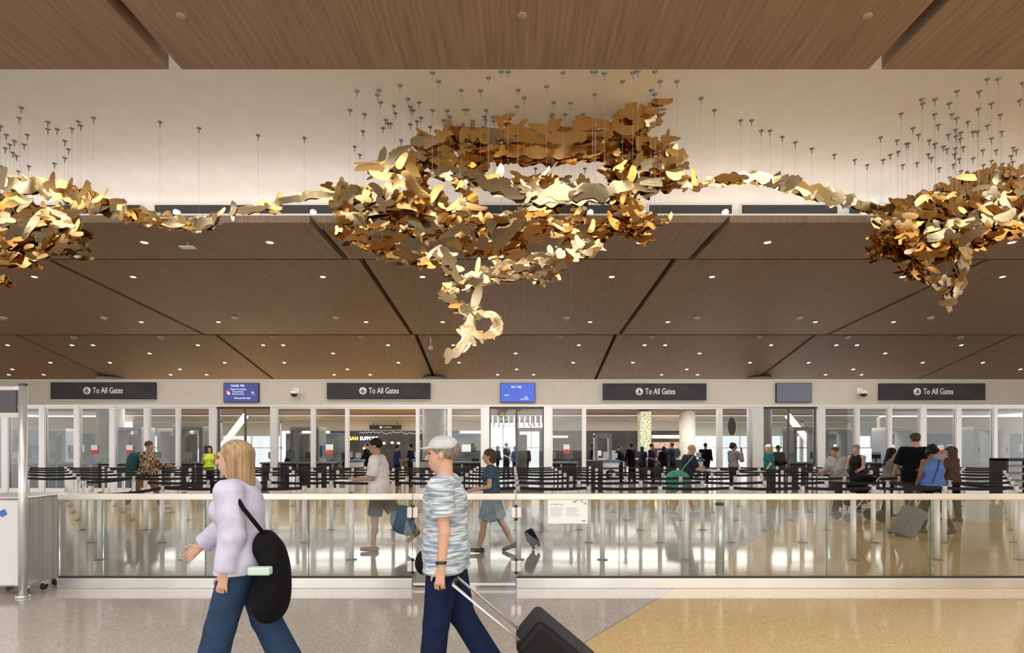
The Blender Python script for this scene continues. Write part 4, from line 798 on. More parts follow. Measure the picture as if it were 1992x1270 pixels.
class Form:
    """smooth union of rounded cones and ellipsoids, turned into one mesh"""
    def __init__(s, k=.02): s.p = []; s.k = k; s.cut = []
    def cone(s, a, b, ra, rb, k=None, flat=False, sub=False): s.p.append(('c', np.array(a,float), np.array(b,float), ra, rb, s.k if k is None else k, flat, sub)); return s
    def ell(s, c, r, k=None, ry=0.0, sub=False, rz=0.0): s.p.append(('e', np.array(c,float), np.array(r,float), ry, rz, s.k if k is None else k, False, sub)); return s
    def plane(s, p, n): s.cut.append((np.array(p,float), np.array(n,float)/np.linalg.norm(n))); return s
    def mesh(s, h, name, m, parent):
        lo = np.full(3, 9.); hi = np.full(3, -9.); bb = []
        for p in s.p:
            if p[0] == 'c': r = max(p[3],p[4]); l = np.minimum(p[1],p[2])-r; u = np.maximum(p[1],p[2])+r
            else: r = p[2].max(); l = p[1]-(r if (p[3] or p[4]) else p[2]); u = p[1]+(r if (p[3] or p[4]) else p[2])
            bb.append((l,u))
            if not p[7]: lo = np.minimum(lo,l); hi = np.maximum(hi,u)
        lo -= 2.5*h; hi += 2.5*h; n = np.ceil((hi-lo)/h).astype(int)+1; vol = np.full(n, .2, np.float32); ax = [lo[i]+h*np.arange(n[i]) for i in range(3)]
        for p, (l, u) in zip(s.p, bb):
            k = p[5]; mg = k+2*h; i0 = np.maximum(((l-mg-lo)/h).astype(int), 0); i1 = np.minimum(((u+mg-lo)/h).astype(int)+2, n)
            if (i1 <= i0).any(): continue
            X = ax[0][i0[0]:i1[0],None,None]; Y = ax[1][None,i0[1]:i1[1],None]; Z = ax[2][None,None,i0[2]:i1[2]]
            if p[0] == 'c':
                a, b = p[1], p[2]; d = b-a; L = max(float(d@d), 1e-9); t = ((X-a[0])*d[0]+(Y-a[1])*d[1]+(Z-a[2])*d[2])/L; tc = np.clip(t,0,1)
                dist = np.sqrt((X-a[0]-tc*d[0])**2+(Y-a[1]-tc*d[1])**2+(Z-a[2]-tc*d[2])**2)-(p[3]+tc*(p[4]-p[3]))
                if p[6]: dist = np.maximum(dist, (t-1)*math.sqrt(L))
            else:
                x, y, z = X-p[1][0], Y-p[1][1], Z-p[1][2]
                if p[3]: c_, s_ = math.cos(p[3]), math.sin(p[3]); x, z = x*c_-z*s_, x*s_+z*c_
                if p[4]: c_, s_ = math.cos(p[4]), math.sin(p[4]); x, y = x*c_+y*s_, -x*s_+y*c_
                r = p[2]; q = np.sqrt((x/r[0])**2+(y/r[1])**2+(z/r[2])**2); q2 = np.sqrt((x/r[0]**2)**2+(y/r[1]**2)**2+(z/r[2]**2)**2)+1e-6; dist = q*(q-1)/q2
            sl = tuple(slice(i0[i],i1[i]) for i in range(3)); v = vol[sl]
            if p[7]: vol[sl] = np.maximum(v, -dist)
            elif k > 0: hh = np.clip(.5+.5*(v-dist)/k, 0, 1); vol[sl] = v*(1-hh)+dist*hh-k*hh*(1-hh)
            else: vol[sl] = np.minimum(v, dist)
        for c, nn in s.cut:
            vol = np.maximum(vol, ((ax[0][:,None,None]-c[0])*nn[0]+(ax[1][None,:,None]-c[1])*nn[1]+(ax[2][None,None,:]-c[2])*nn[2]).astype(np.float32))
        if not (vol < 0).any(): return None
        v, f = surface(vol, lo, h); me = bpy.data.meshes.new(name); me.from_pydata(v.tolist(), [], f.tolist()); me.polygons.foreach_set('use_smooth', [True]*len(f)); me.materials.append(m)
        o = bpy.data.objects.new(name, me); C.objects.link(o); o.parent = parent; return o
V = lambda *a: np.array(a, float)
skins = {'fair': mat('fair_skin', (.50,.30,.22), .55), 'tan': mat('tan_skin', (.40,.23,.155), .55), 'brown': mat('brown_skin', (.20,.095,.055), .5), 'olive': mat('olive_skin', (.42,.24,.155), .55)}
def cloth(name, c, r=.9): return noise_col(mat(name, c, r, spec=.15), tuple(q*.88 for q in c), tuple(min(1,q*1.1) for q in c), (1,1,1), 9, 3, bump=.12)
def person(loc, head_dir, label, h=1.74, res=.012, skin='fair', legs=((.3,.1),(-.3,.3)), arms=((.2,.3),(-.2,.3)), lean=.05, look=0.0, nod=0.0,
           top=None, sleeve=.5, topm=None, hem=.92, loose=1.0, bottom='trousers', botm=None, flare=1.0, hair=('short',None), shoem=None, sex='m', bulk=1.0, hat=None, armout=(.12,.12), hidefeet=False, fingers=True, extra=None):
    """legs/arms: (swing, bend) for left and right; forward is +x of the figure"""
    k = h/1.75; t = empty('person', (loc[0],loc[1],0), head_dir, label, 'person'); hipw = .09*k; shw = (.175 if sex == 'f' else .195)*k*(.9+.1*bulk); b = bulk
    J = {}; feet = []
    for i, sd in enumerate((1,-1)):
        a, fl = legs[i]; hp = V(0, sd*hipw, .93*k); kn = hp+.44*k*V(math.sin(a), sd*.01, -math.cos(a)); an = kn+.42*k*V(math.sin(a-fl), -sd*.02, -math.cos(a-fl))
        pt = max(0, -(a-fl))*.9; toe = an+.17*k*V(math.cos(pt), sd*.08, -math.sin(pt)-.25); heel = an+V(-.05*k*math.cos(pt), 0, -.055*k+.03*math.sin(pt))
        J['h%d'%i], J['k%d'%i], J['a%d'%i], J['t%d'%i], J['e%d'%i] = hp, kn, an, toe, heel; feet.append(min(toe[2],heel[2])-.03*k)
    dz = -min(feet)
    for q in J: J[q] = J[q]+V(0,0,dz)
    pel = V(0,0,.97*k+dz); S_, C_ = math.sin(lean), math.cos(lean)
    def up(y, z, x=0): dz_ = z*k; return pel+V(S_*dz_+C_*x*k, y*k, C_*dz_-S_*x*k)
    for i, sd in enumerate((1,-1)):
        a, fl = arms[i]; ao = armout[i]; sh = up(0, .45)+V(0, sd*shw, 0); el = sh+.285*k*V(math.sin(a), sd*math.sin(ao), -math.cos(a)*math.cos(ao)); wr = el+.25*k*V(math.sin(a+fl), sd*(.02-.35*max(0,fl-.9)), -math.cos(a+fl))
        J['s%d'%i], J['l%d'%i], J['w%d'%i] = sh, el, wr
    nb = up(0,.50); hc = up(0,.665,.015)+V(nod*.06,0,0)
    # ---- body
    f = Form(.035*k); f.ell(pel, (.105*k*b,.16*k*(1.02 if sex=='f' else 1)*b,.12*k)).ell(up(0,.16), (.095*k*b,.135*k*b,.16*k)).ell(up(0,.33), (.115*k*b,.16*k*b,.19*k))
    f.cone(J['s0']*.93+up(0,.47)*.07, J['s1']*.93+up(0,.47)*.07, .058*k, .058*k); f.cone(nb, hc-V(.02*k,0,.05*k), .058*k, .052*k, .03)
    if b > 1.1: f.ell(up(0,.14,.05), (.11*k*b,.12*k*b,.13*k))
    if sex == 'f':
        for sd in (1,-1): f.ell(up(sd*.07,.33,.09), (.055*k,.06*k,.06*k))
    for i, sd in enumerate((1,-1)):
        f.cone(J['h%d'%i], J['k%d'%i], .085*k*b, .055*k, .03).cone(J['k%d'%i], J['k%d'%i]*.55+J['a%d'%i]*.45+V(-.015*k,0,0), .052*k, .054*k, .02).cone(J['k%d'%i]*.55+J['a%d'%i]*.45, J['a%d'%i], .048*k, .036*k, .02)
        f.cone(J['e%d'%i], J['t%d'%i], .034*k, .024*k, .02)
        f.cone(J['s%d'%i], J['l%d'%i], .05*k*(.8+.2*b), .038*k, .03).cone(J['l%d'%i], J['w%d'%i], .038*k, .026*k, .012)
        w = J['w%d'%i]; dr = w-J['l%d'%i]; dr /= np.linalg.norm(dr); nrm = V(0,sd,0); ac = np.cross(dr, nrm); ac /= np.linalg.norm(ac)   # ac: across the knuckles
        if ac[0] < 0: ac = -ac
        inn = -nrm
        for q in (-.022,-.007,.008,.022): f.cone(w+dr*.01*k+ac*q*.7*k, w+dr*.088*k+ac*q*k, .014*k, .011*k, .012)
        if fingers:
            fr = max(.0078*k, res*.62)
            for q, L in ((.030,.070),(.010,.080),(-.010,.074),(-.029,.058)):
                base = w+dr*.088*k+ac*q*k; m1 = base+(dr*.9+inn*.35)*L*.5*k; f.cone(base, m1, fr*1.08, fr, .004); f.cone(m1, m1+(dr*.55+inn*.8)*L*.48*k, fr, fr*.85, .003)
            tb = w+dr*.03*k+ac*.028*k; tm = tb+(dr*.55+ac*.7+inn*.35)*.042*k; f.cone(tb, tm, fr*1.35, fr*1.15, .01); f.cone(tm, tm+(dr*.9+ac*.15+inn*.3)*.034*k, fr*1.15, fr*.9, .003)
        else: f.cone(w+dr*.08*k, w+dr*.15*k+inn*.03*k, .028*k, .014*k, .01)
    cl, sl = math.cos(look), math.sin(look)
    def hd(x, y, z): x2 = x+nod*z; return hc+k*V(x2*cl-y*sl, x2*sl+y*cl, z-nod*x)
    f.ell(hd(-.012,0,.035), (.098*k,.076*k,.088*k), .01, rz=look).ell(hd(.028,0,-.03), (.066*k,.058*k,.082*k), .03, rz=look).cone(hd(.055,0,-.085), hd(.03,0,-.09), .026*k, .034*k, .02)
    f.cone(hd(.092,0,.012), hd(.112,0,-.024), .008*k, .014*k, .012).cone(hd(.082,-.026,.034), hd(.082,.026,.034), .014*k, .014*k, .012)
    f.cone(hd(.088,-.018,-.056), hd(.088,.018,-.056), .0085*k, .0085*k, .006).cone(hd(.085,-.014,-.068), hd(.085,.014,-.068), .0085*k, .0085*k, .006)
    for sd in (1,-1):
        f.ell(hd(.086,sd*.032,.014), (.008*k,.012*k,.008*k), 0, sub=True); f.ell(hd(-.005,sd*.077,.0), (.018*k,.009*k,.032*k), .006, rz=look)
    body = f.mesh(res, 'body', skins[skin], t)
    if res <= .0125:
        e = Form(0)
        for sd in (1,-1): e.ell(hd(.080,sd*.032,.013), (.011*k,.014*k,.009*k))
        e.mesh(.004, 'eyes', mat('dark_eyes', (.03,.02,.02), .2), t)
    hb = max(res, .010)
    # ---- trousers / shorts / skirt
    if bottom:
        g = Form(.03*k); e = .014+.004*loose; waist = pel+V(0,0,.10*k)
        g.ell(pel-V(0,0,.01*k), (.105*k*b+e,.16*k*b+e,.14*k))
        for i in (0,1):
            hp, kn, an = J['h%d'%i], J['k%d'%i], J['a%d'%i]
            if bottom == 'trousers': g.cone(hp, kn, .09*k*b+e, .06*k+e*flare, .03).cone(kn, an+(an-kn)*.06, .058*k+e*flare, (.045*k+e)*flare, .02, flat=True)
            elif bottom == 'leggings': g.cone(hp, kn, .085*k*b+.008, .055*k+.008, .03).cone(kn, an, .056*k+.008, .040*k+.006, .02, flat=True)
            elif bottom == 'shorts': g.cone(hp, hp*.12+kn*.88, .092*k*b+e, .088*k+e, .03, flat=True)
            elif bottom == 'skirt': g.cone(hp, hp*.15+kn*.85, .10*k*b+e, .125*k, .10, flat=True)
        if bottom == 'skirt': g.cone(pel, (J['k0']+J['k1'])*.5*.85+pel*.15, .13*k, .17*k, .10, flat=True)
        g.plane(waist, (0,0,1)); g.mesh(hb, {'trousers':'trousers','leggings':'leggings','shorts':'shorts','skirt':'skirt'}[bottom], botm, t)
    if shoem:
        g = Form(.015)
        for i in (0,1): g.cone(J['e%d'%i]+V(.0,0,.005), J['t%d'%i], .042*k, .034*k).cone(J['e%d'%i], J['a%d'%i]-V(0,0,.02*k), .04*k, .042*k, flat=True)
        g.plane((0,0,.002), (0,0,-1)); g.mesh(hb, 'shoes', shoem, t)
    # ---- top
    if topm:
        g = Form(.035*k); e = .012+.010*loose; hz = pel[2]-(.97-hem)*k
        g.ell(pel+V(0,0,.02), (.115*k*b+e,.165*k*b+e,.19*k)).ell(up(0,.16), (.10*k*b+e,.14*k*b+e,.17*k)).ell(up(0,.33), (.118*k*b+e,.163*k*b+e,.19*k)); g.cone(pel, up(0,.2), .13*k*b+e*.5, .12*k*b+e*.5, .05)
        if b > 1.1: g.ell(up(0,.14,.05), (.11*k*b+e,.12*k*b+e,.14*k))
        if sex == 'f':
            for sd in (1,-1): g.ell(up(sd*.07,.33,.09), (.06*k+e*.6,.065*k+e*.6,.065*k+e*.6))
        for i in (0,1): g.cone(J['h%d'%i]+V(0,0,.04*k), J['h%d'%i]*.8+J['k%d'%i]*.2, .098*k*b+e, .10*k*b+e, .05)
        if sleeve > 0: g.cone(J['s0'], J['s1'], .058*k+e*.7, .058*k+e*.7)
        else: g.cone(J['s0']*.72+J['s1']*.28, J['s1']*.72+J['s0']*.28, .062*k+e*.4, .062*k+e*.4)
        for i in (0,1):
            s0, l0, w0 = J['s%d'%i], J['l%d'%i], J['w%d'%i]; sr = .052*k*(.8+.2*b)+e
            if 0 < sleeve <= 1: q = s0+(l0-s0)*max(.5,sleeve*1.1); g.cone(s0, q, sr, .046*k*(.8+.2*b)+e*1.15, .03, flat=True)
            elif sleeve > 1: g.cone(s0, l0, sr, .042*k+e, .03).cone(l0, l0+(w0-l0)*(.35 if sleeve < 1.5 else .93), .042*k+e, .032*k+e, .02, flat=True)
        g.plane((0,0,hz), (0,0,-1)); g.plane(up(0,.535), (S_,0,C_)); g.mesh(hb, top or 'shirt', topm, t)
    # ---- hair and hat
    style, hm = hair
    if style != 'bald':
        g = Form(.02)
        g.ell(hd(-.02,0,.045), (.104*k,.084*k,.092*k), rz=look)
        if style == 'long': g.cone(hd(-.06,0,.03), hd(-.075,0,-.16), .082*k, .07*k, .04).cone(hd(-.02,.055,.0), hd(-.03,.065,-.16), .04*k, .035*k, .03).cone(hd(-.02,-.055,.0), hd(-.03,-.065,-.16), .04*k, .035*k, .03)
        if style == 'verylong': g.cone(hd(-.06,0,.03), hd(-.12,0,-.32), .088*k, .06*k, .04)
        if style == 'bob': g.cone(hd(-.05,0,.02), hd(-.05,0,-.06), .08*k, .075*k, .04)
        if style == 'bun': g.ell(hd(-.10,0,.06), (.07*k,.07*k,.065*k))
        if style == 'curly':
            rr = random.Random(4)
            for _ in range(26): g.ell(hd(-.06+rr.gauss(0,.035), rr.gauss(0,.05), .03+rr.gauss(0,.045)), (.042*k,.042*k,.042*k))
        g.ell(hd(.095,0,-.03), (.075*k,.062*k,.10*k), 0, sub=True, rz=look)
        g.mesh(max(.009,res*.8), 'hair', hm, t)
    if hat:
        g = Form(.008); g.ell(hd(-.01,0,.06), (.108*k,.09*k,.082*k), rz=look); g.plane(hd(0,0,.045), (0,0,-1)); g.ell(hd(.105,0,.05), (.078*k,.07*k,.010*k), rz=look, ry=.12)
        g.mesh(max(.008,res*.7), 'cap', hat, t)
    return t, J, hd, up
def wp(t, q):
    """figure point to world point"""
    a = t.rotation_euler.z; return Vector((t.location.x+q[0]*math.cos(a)-q[1]*math.sin(a), t.location.y+q[0]*math.sin(a)+q[1]*math.cos(a), q[2]))
def form_thing(name, f, h, m, label, cat, grp=None):
    o = f.mesh(h, name, m, None); tag(o, label, cat, grp); return o
def suitcase(loc, rz, tilt, size, m, label, handle=.0):
    t = empty('suitcase', loc, rz, label, 'suitcase'); t.rotation_euler = (0, tilt, rz); a, b, c = size      # a depth, b width, c height; pulled toward -x
    sh = MB().box((0,-b/2,.05),(a,b/2,.05+c)).build('case_shell', m, t, .035); MB().box((-.015,-b/2+.06,.14),(.0,b/2-.06,.05+c*.6)).build('front_pocket', m, t, .01)
    for sy in (-1,1):
        for x in (.03,a-.03): MB().tube([(x,sy*(b/2-.04)-.012,.028),(x,sy*(b/2-.04)+.012,.028)], .028, 12).build('wheel', black, t)
    if handle:
        MB().tube([(a*.2,-b*.28,c*.9),(a*.2,-b*.28,c+handle),(a*.2,b*.28,c+handle),(a*.2,b*.28,c*.9)], .010, 8).build('pull_handle', silver, t)
        MB().tube([(a*.2,-b*.2,c+handle),(a*.2,b*.2,c+handle)], .016, 8).build('grip', black, t)
    return t
def hairm(name, c): return noise_col(mat(name, c, .6, spec=.25), tuple(q*.55 for q in c), tuple(min(1,q*1.35) for q in c), (60,60,4), 1.0, 3, .3, .7, bump=.35)
hblond = hairm('blonde_hair', (.30,.205,.115)); hdark = hairm('dark_hair', (.010,.008,.007)); hbrown = hairm('brown_hair', (.08,.045,.028)); hgrey = hairm('grey_hair', (.18,.16,.14))
denim = cloth('blue_denim', (.020,.042,.088)); navyp = cloth('navy_trousers', (.006,.012,.042)); blackc = cloth('black_cloth', (.004,.004,.005)); charc = cloth('charcoal_cloth', (.045,.045,.05)); whitec = cloth('white_cloth', (.74,.70,.70)); tan_shoe = mat('tan_leather', (.30,.16,.07), .5)
# 1 woman with blonde hair, walking left in front
t, J, hd, up = person((xs(474,3.85), 3.85), PI+.12, 'blonde woman in a pale lavender shirt and blue jeans walking left in front', 1.72, .0085, 'fair', ((.27,.03),(-.27,.18)), ((-.12,.30),(.50,.35)), .08, -.1, .0,
    topm=cloth('lavender_cotton', (.46,.46,.60)), sleeve=2, hem=.87, loose=2.6, botm=denim, flare=1.55, hair=('long',hblond), shoem=mat('white_shoes', (.6,.6,.62), .5), sex='f')
bx = wp(t, V(-.19,.10,.87)); f = Form(.10); f.ell((bx.x+.05,bx.y,bx.z-.05), (.085,.15,.24)).ell((bx.x,bx.y,bx.z-.20), (.09,.15,.13)).ell((bx.x-.02,bx.y,bx.z+.18), (.07,.12,.10))
b_ = form_thing('backpack', f, .014, blackc, 'long black bag hanging behind the blonde woman in front', 'bag')
q = MB().box((bx.x-.05,bx.y-.20,bx.z+.02),(bx.x+.09,bx.y-.14,bx.z+.07)).build('pale_pouch', mat('pale_green_pouch', (.42,.55,.52), .7), None, .01); q.parent = b_
sh = wp(t, J['s0']); MB().tube([sh+Vector((0,0,.06)), sh+Vector((.12,-.05,-.1)), Vector((bx.x,bx.y-.05,bx.z+.25))], .014, 6).build('strap', blackc, b_)
# 2 man with cap and suitcase
stripe = mat('striped_blue_shirt', (.42,.50,.58), .8)
def stripes(m):
    N, L, b = nt(m); tc = N.new('ShaderNodeTexCoord'); mp = N.new('ShaderNodeMapping'); mp.inputs['Scale'].default_value = (2.5,2.5,22); n = N.new('ShaderNodeTexNoise'); n.inputs['Scale'].default_value = 3.2; n.inputs['Detail'].default_value = 2
    r = N.new('ShaderNodeValToRGB'); e = r.color_ramp.elements; e[0].position = .38; e[1].position = .62; e[0].color = (.16,.22,.30,1); e[1].color = (.52,.58,.63,1)
    L.new(tc.outputs['Object'], mp.inputs[0]); L.new(mp.outputs[0], n.inputs[0]); L.new(n.outputs[0], r.inputs[0]); L.new(r.outputs[0], b.inputs['Base Color'])
stripes(stripe)
t, J, hd, up = person((xs(868,3.95), 3.95), PI-.05, 'man in a pale cap, striped blue shirt and navy trousers pulling a suitcase', 1.745, .0085, 'fair', ((.12,.02),(-.22,.35)), ((-.12,.20),(-.10,.30)), .02, .0, .0,
    topm=stripe, sleeve=.62, hem=.84, loose=2.0, botm=navyp, flare=1.35, hair=('short',hgrey), shoem=black, hat=cloth('pale_grey_cap', (.42,.45,.47)), bulk=1.06)
w = wp(t, J['w0']); MB().tube([w+Vector((0,-.004,.035)), w+Vector((.0,.0,.055))], .036, 16).build('wrist_watch', black, t).matrix_parent_inverse = Matrix.Identity(4)
for o in t.children:
    if o.name.startswith('wrist_watch'): o.matrix_parent_inverse = (Matrix.Translation(t.location) @ Matrix.Rotation(t.rotation_euler.z,4,'Z')).inverted()
pb = wp(t, V(.14,-.06,.80)); f = Form(.02); pb = wp(t, V(.15,.0,.92)); f.ell((pb.x,pb.y,pb.z-.02), (.065,.15,.085)); form_thing('belt_bag', f, .012, blackc, 'black bag at the waist of the man in the pale cap', 'bag')
hx = wp(t, J['w0']+V(-.02,0,-.08))
L_ = .60; tl = math.radians(50); bl_ = Vector((hx.x+math.sin(tl)*1.16, hx.y, hx.z-math.cos(tl)*1.16))
suitcase((bl_.x+.02, bl_.y+.02, max(.02,bl_.z-.02)), 0, -tl, (.25,.40,.54), mat('black_case', (.004,.004,.007), .55, spec=.2), 'black wheeled suitcase pulled by the man in the pale cap', .60)
# 3 man in white T-shirt
t, J, hd, up = person((xs(738,9.25), 9.25), PI, 'man in a white T-shirt, dark shorts and tan shoes reading a paper', 1.80, .011, 'tan', ((.12,.06),(-.55,.35)), ((.15,1.35),(-.25,.30)), .06, .0, .15,
    topm=whitec, sleeve=.8, hem=.86, loose=2.4, bottom='shorts', botm=cloth('dark_grey_shorts', (.05,.052,.058)), hair=('short',hdark), shoem=tan_shoe, bulk=1.1)
w = wp(t, J['w0']); tag(MB().box((w.x-.30,w.y-.10,w.z-.02),(w.x-.04,w.y+.08,w.z-.005)).build('paper_sheet', paper), 'white paper held out by the man in the white T-shirt', 'paper')
f = Form(.03); bc = P(780,1012,9.25); f.ell((bc.x,bc.y+.1,bc.z), (.20,.12,.24)).ell((bc.x+.10,bc.y+.1,bc.z-.14), (.14,.10,.13)); b_ = form_thing('denim_bag', f, .018, cloth('denim_bag_blue', (.10,.16,.24)), 'blue denim bag swinging behind the man in the white T-shirt', 'bag')
sh = wp(t, J['w1']); MB().tube([sh, Vector((bc.x-.05,bc.y+.1,bc.z+.2))], .014, 6).build('strap', denim, b_)
# 4 woman with short hair
t, J, hd, up = person((xs(957,9.1), 9.1), PI, 'woman with short brown hair, navy top and denim skirt walking left', 1.64, .011, 'fair', ((.30,.10),(-.35,.15)), ((.05,1.30),(-.1,.9)), .05, .1, .1,
    topm=cloth('navy_blue_top', (.05,.09,.13)), sleeve=.5, hem=.93, loose=1.2, bottom='skirt', botm=cloth('washed_denim', (.24,.33,.38)), hair=('bob',hbrown), shoem=mat('black_sandal', (.02,.02,.02), .6), sex='f')
suitcase(P(1036,1066,9.3)*1.0, 0, -.5, (.16,.22,.26), cloth('dark_navy_case', (.012,.02,.06)), 'small dark navy wheeled bag near the glass gate', .0).location.z = .01
# 5 plaid jacket
plaid = mat('plaid_flannel', (.3,.2,.12), .85)
def plaidm(m):
    N, L, b = nt(m); tc = N.new('ShaderNodeTexCoord'); ck = N.new('ShaderNodeTexChecker'); ck.inputs['Scale'].default_value = 13; ck.inputs[1].default_value = (.38,.26,.15,1); ck.inputs[2].default_value = (.045,.03,.025,1); L.new(tc.outputs['Object'], ck.inputs[0]); L.new(ck.outputs[0], b.inputs['Base Color'])
plaidm(plaid)
t, J, hd, up = person((xs(285,15.3), 15.3), 0.05, 'man in a brown plaid jacket with a teal backpack walking right', 1.86, .014, 'tan', ((.45,.1),(-.50,.15)), ((.45,1.0),(.2,1.0)), .08, .0, .1,
    topm=plaid, top='jacket', sleeve=2, hem=.82, loose=2.4, botm=cloth('brown_trousers', (.19,.12,.07)), flare=1.2, hair=('short',hbrown), shoem=mat('white_sneakers', (.6,.6,.6), .5), bulk=1.08)
bc = wp(t, V(-.32,0,1.28)); f = Form(.04); f.ell((bc.x,bc.y,bc.z), (.17,.18,.26)).ell((bc.x-.06,bc.y,bc.z-.12), (.15,.15,.14)); b_ = form_thing('backpack', f, .02, cloth('teal_nylon', (.02,.09,.11)), 'teal backpack on the man in the plaid jacket', 'backpack')
sh = wp(t, J['s1']); MB().tube([sh+Vector((-.12,-.02,.05)), sh+Vector((.02,-.05,.07)), sh+Vector((.10,-.03,-.15)), sh+Vector((-.08,-.02,-.35))], .02, 6).build('strap', cloth('teal_nylon', (.02,.09,.11)), b_)
# 6 hi-vis
t, J, hd, up = person((xs(408,19.3), 19.3), -PI/2+.3, 'woman in a yellow safety vest standing near the glass wall', 1.66, .018, 'olive', ((.02,.0),(-.02,.0)), ((.3,1.5),(.3,1.5)), .0, .2, .1,
    topm=cloth('safety_yellow', (.55,.75,.05)), top='safety_vest', sleeve=0, hem=.9, loose=1.4, botm=blackc, hair=('long',hdark), shoem=black, sex='f', fingers=False)
# 7 bald man, dark shirt, teal bag
t, J, hd, up = person((xs(1333,13.9), 13.9), .1, 'bald man in a dark shirt and shorts carrying a paper and a teal bag', 1.74, .013, 'fair', ((.30,.05),(-.35,.15)), ((.45,1.15),(.35,1.1)), .22, -.2, .15,
    topm=cloth('dark_slate_shirt', (.028,.03,.04)), sleeve=.8, hem=.88, loose=2.0, bottom='shorts', botm=cloth('sand_shorts', (.22,.17,.13)), hair=('bald',None), shoem=mat('pale_sneakers', (.42,.48,.62), .5), bulk=1.15)
f = Form(.05); bc = P(1318,932,13.6); f.ell((bc.x,bc.y,bc.z), (.30,.12,.22)).ell((bc.x-.05,bc.y,bc.z-.12), (.22,.12,.18)); b_ = form_thing('tote_bag', f, .022, cloth('teal_canvas', (.09,.36,.27)), 'teal green bag slung at the hip of the bald man', 'bag'); sh = wp(t, J['s1']); MB().tube([sh+Vector((0,-.08,.05)), Vector((bc.x+.08,bc.y-.02,bc.z+.2))], .018, 6).build('strap', cloth('teal_canvas', (.09,.36,.27)), b_)
w = wp(t, J['w1']); tag(MB().box((w.x,w.y-.10,w.z+.0),(w.x+.26,w.y+.08,w.z+.02)).build('paper_sheet', paper), 'white paper held by the bald man', 'paper')
# 8 man on the phone
t, J, hd, up = person((xs(1427,19.4), 19.4), .25, 'man in a grey shirt holding a phone to his face', 1.76, .016, 'brown', ((.02,0),(-.02,0)), ((.1,.3),(.6,2.3)), .0, -.2, .0,
    topm=cloth('grey_shirt', (.17,.16,.165)), sleeve=2, hem=.95, loose=1.4, botm=blackc, hair=('curly',hdark), shoem=black)
w = wp(t, J['w1']); MB().box((w.x-.01,w.y-.05,w.z+.03),(w.x+.01,w.y+.03,w.z+.17)).build('phone', black); o = bpy.data.objects['phone']; tag(o, 'dark phone held by the man in the grey shirt', 'phone')
# 9 woman with white cap and teal shirt
person((xs(1497,17.8), 17.8), PI-.1, 'woman in a white cap and teal T-shirt walking left', 1.70, .014, 'fair', ((.2,.05),(-.2,.1)), ((.1,.5),(-.1,.3)), .03, 0, .05,
    topm=cloth('teal_shirt', (.015,.12,.12)), sleeve=.7, hem=.90, loose=1.6, botm=charc, hair=('long',hblond), shoem=black, sex='f', hat=whitec, bulk=1.05)
# 10, 11 pair with stroller
t, J, hd, up = person((xs(1633,13.8), 13.8), PI+.35, 'person in a loose light grey sweater leaning over a stroller', 1.66, .014, 'tan', ((.35,.1),(-.25,.2)), ((.55,.8),(.35,.9)), .22, .2, .2,
    topm=cloth('light_grey_knit', (.36,.34,.34)), top='sweater', sleeve=2, hem=.86, loose=3.4, botm=charc, hair=('bun',hbrown), shoem=mat('pink_shoes', (.5,.25,.25), .6), sex='f')
person((xs(1668,14.6), 14.6), PI+.6, 'woman with light brown hair and bare arms behind the stroller', 1.70, .014, 'fair', ((.2,.1),(-.2,.1)), ((.4,.9),(.2,.7)), .1, .4, .1,
    topm=cloth('dark_vest_top', (.02,.018,.02)), sleeve=0, hem=.9, loose=1.2, botm=blackc, hair=('verylong',hairm('light_brown_hair', (.24,.15,.10))), shoem=black, sex='f')
st = empty('stroller', (xs(1672,12.9), 12.9, 0), 0, 'black baby stroller with thin metal frame in the queue', 'stroller')
f = Form(.04); f.ell((-.02,0,.72), (.26,.22,.16), ry=.5).ell((.02,0,.52), (.24,.21,.14)).ell((-.2,0,.42), (.14,.18,.10)); f.mesh(.02, 'seat_shell', blackc, st)
f = Form(.02); f.ell((.10,0,.90), (.24,.23,.17)); f.plane((0,0,.88), (0,0,-1)); f.mesh(.018, 'hood', blackc, st)
for sy in (-.22,.22):
    MB().tube([(-.38,sy,.11),(-.05,sy,.50),(.30,sy,.98)], .012, 8).build('frame_tube', silver, st); MB().tube([(.36,sy,.13),(.0,sy,.50)], .012, 8).build('frame_tube', silver, st)
    for x, r in ((-.38,.10),(.36,.13)): MB().tube([(x,sy-.018,r),(x,sy+.018,r)], r, 18).build('wheel', black, st)
MB().tube([(.30,-.22,.98),(.33,0,1.0),(.30,.22,.98)], .016, 8).build('push_handle', black, st)
# 12 girl with dark hair
person((xs(1728,13.4), 13.4), -.1, 'girl with long dark hair and grey T-shirt beside the tall man in black', 1.62, .014, 'olive', ((.15,.1),(-.15,.1)), ((.4,.9),(.2,.9)), .12, 0, .15,
    topm=cloth('mid_grey_shirt', (.20,.19,.19)), sleeve=.6, hem=.9, loose=1.4, botm=blackc, hair=('verylong',hdark), shoem=black, sex='f')
# 13 tall man in black
person((xs(1782,12.2), 12.2), PI/2-.3, 'tall man in a black T-shirt and dark cap with his back turned', 1.93, .012, 'fair', ((.1,.05),(-.1,.1)), ((.35,.5),(.1,.3)), .05, .0, .0,
    topm=blackc, sleeve=.9, hem=.82, loose=2.6, botm=charc, hair=('short',hbrown), shoem=black, hat=cloth('olive_cap', (.05,.045,.03)), bulk=1.28, armout=(.25,.25))
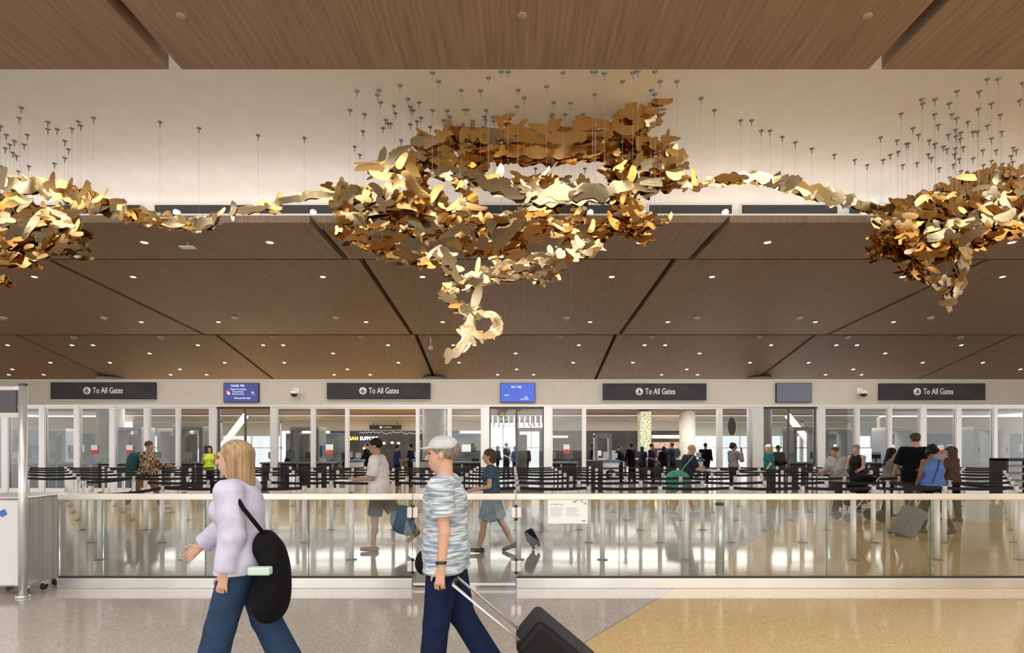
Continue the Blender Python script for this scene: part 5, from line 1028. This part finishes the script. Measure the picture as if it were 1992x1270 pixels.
# 14 woman in blue tank top
t, J, hd, up = person((xs(1815,10.95), 10.95), PI/2+.15, 'woman in a bright blue tank top and black leggings with her back turned', 1.70, .011, 'brown', ((.22,.1),(-.30,.2)), ((.1,.3),(.75,.9)), .06, -.2, .0,
    topm=cloth('blue_tank', (.10,.20,.55)), top='tank_top', sleeve=0, hem=.93, loose=.9, bottom='leggings', botm=blackc, hair=('curly',hdark), shoem=charc, sex='f', bulk=1.24, armout=(.22,.22))
a = wp(t, J['s1']*.6+J['s0']*.4+V(-.13,0,.05)); b = wp(t, V(-.17,.18,1.0)); tag(MB().tube([a, (a+b)/2+Vector((0,-.03,0)), b], .008, 6).build('shoulder_strap', black), 'thin dark strap across the back of the blue tank top', 'strap')
person((xs(1853,12.8), 12.8), PI/2+.5, 'woman with long brown hair and a dark cap right of the blue tank top', 1.66, .014, 'tan', ((.1,0),(-.1,0)), ((.3,.9),(1.0,.9)), .04, 0, 0,
    topm=cloth('brown_top', (.10,.055,.04)), sleeve=.6, hem=.9, loose=1.4, botm=blackc, hair=('long',hbrown), shoem=black, sex='f', hat=charc)
suitcase((xs(1738,10.7),10.7,.03), 0, .5, (.26,.42,.58), cloth('grey_case', (.17,.175,.185)), 'grey suitcase tilted on its wheels beside the woman in the tank top', .35)
# background figures
bgp = [(675,23,'navy','f','just inside the left doorway'),(772,24,'blue','m','in a blue uniform beyond the left doorway'),(800,23.5,'navy','m','in dark uniform at the right edge of the left doorway'),(715,27,'black','m','far inside the left doorway'),(985,30,'navy','m','behind the middle glass bay'),(1003,28,'blue','f','in the bright middle bay'),(1022,29,'black','m','right of the bright middle window'),(968,33,'black','f','far left in the middle bay'),(1153,25,'navy','m','at the left edge of the wide doorway'),(1204,26,'black','m','right of the white podium'),(1228,25,'black','m','tall and dark in the wide doorway'),(1249,27,'navy','f','before the mosaic pillar'),(1267,25,'navy','m','in navy beside the mosaic pillar'),(1291,26,'black','f','before the lit shop wall'),(1308,27.5,'navy','m','right of the lit shop wall'),(1372,25,'black','m','at the right edge of the wide doorway'),(420,23.7,'blue','m','behind the woman in the yellow vest'),(566,27.5,'black','f','behind the glass left of the doorway'),(925,26,'navy','m','behind the glass right of the man in the cap'),(1513,21.7,'black','m','beside the rightmost recessed bay')]
cl = {'navy':cloth('navy_uniform', (.012,.018,.045)), 'blue':cloth('royal_blue_uniform', (.02,.05,.20)), 'black':blackc}; rnd = random.Random(8)
for x, d, c, sx, where in bgp:
    person((xs(x,d), d), rnd.uniform(0,6.28), 'distant person %s' % where if 'uniform' in where or 'navy' in where else 'distant person in dark clothes %s' % where, rnd.uniform(1.66,1.84) if sx == 'm' else 1.64, .026, rnd.choice(['tan','olive','fair','brown']), ((.08,.02),(-.1,.05)), ((.2,rnd.uniform(.2,1.2)),(.1,rnd.uniform(.2,1.2))), .03, 0, 0,
        topm=cl[c], sleeve=.8 if c != 'black' else 2, hem=.9, loose=1.5, botm=blackc, hair=('short' if sx == 'm' else 'long', hdark), shoem=black, sex=sx, fingers=False)
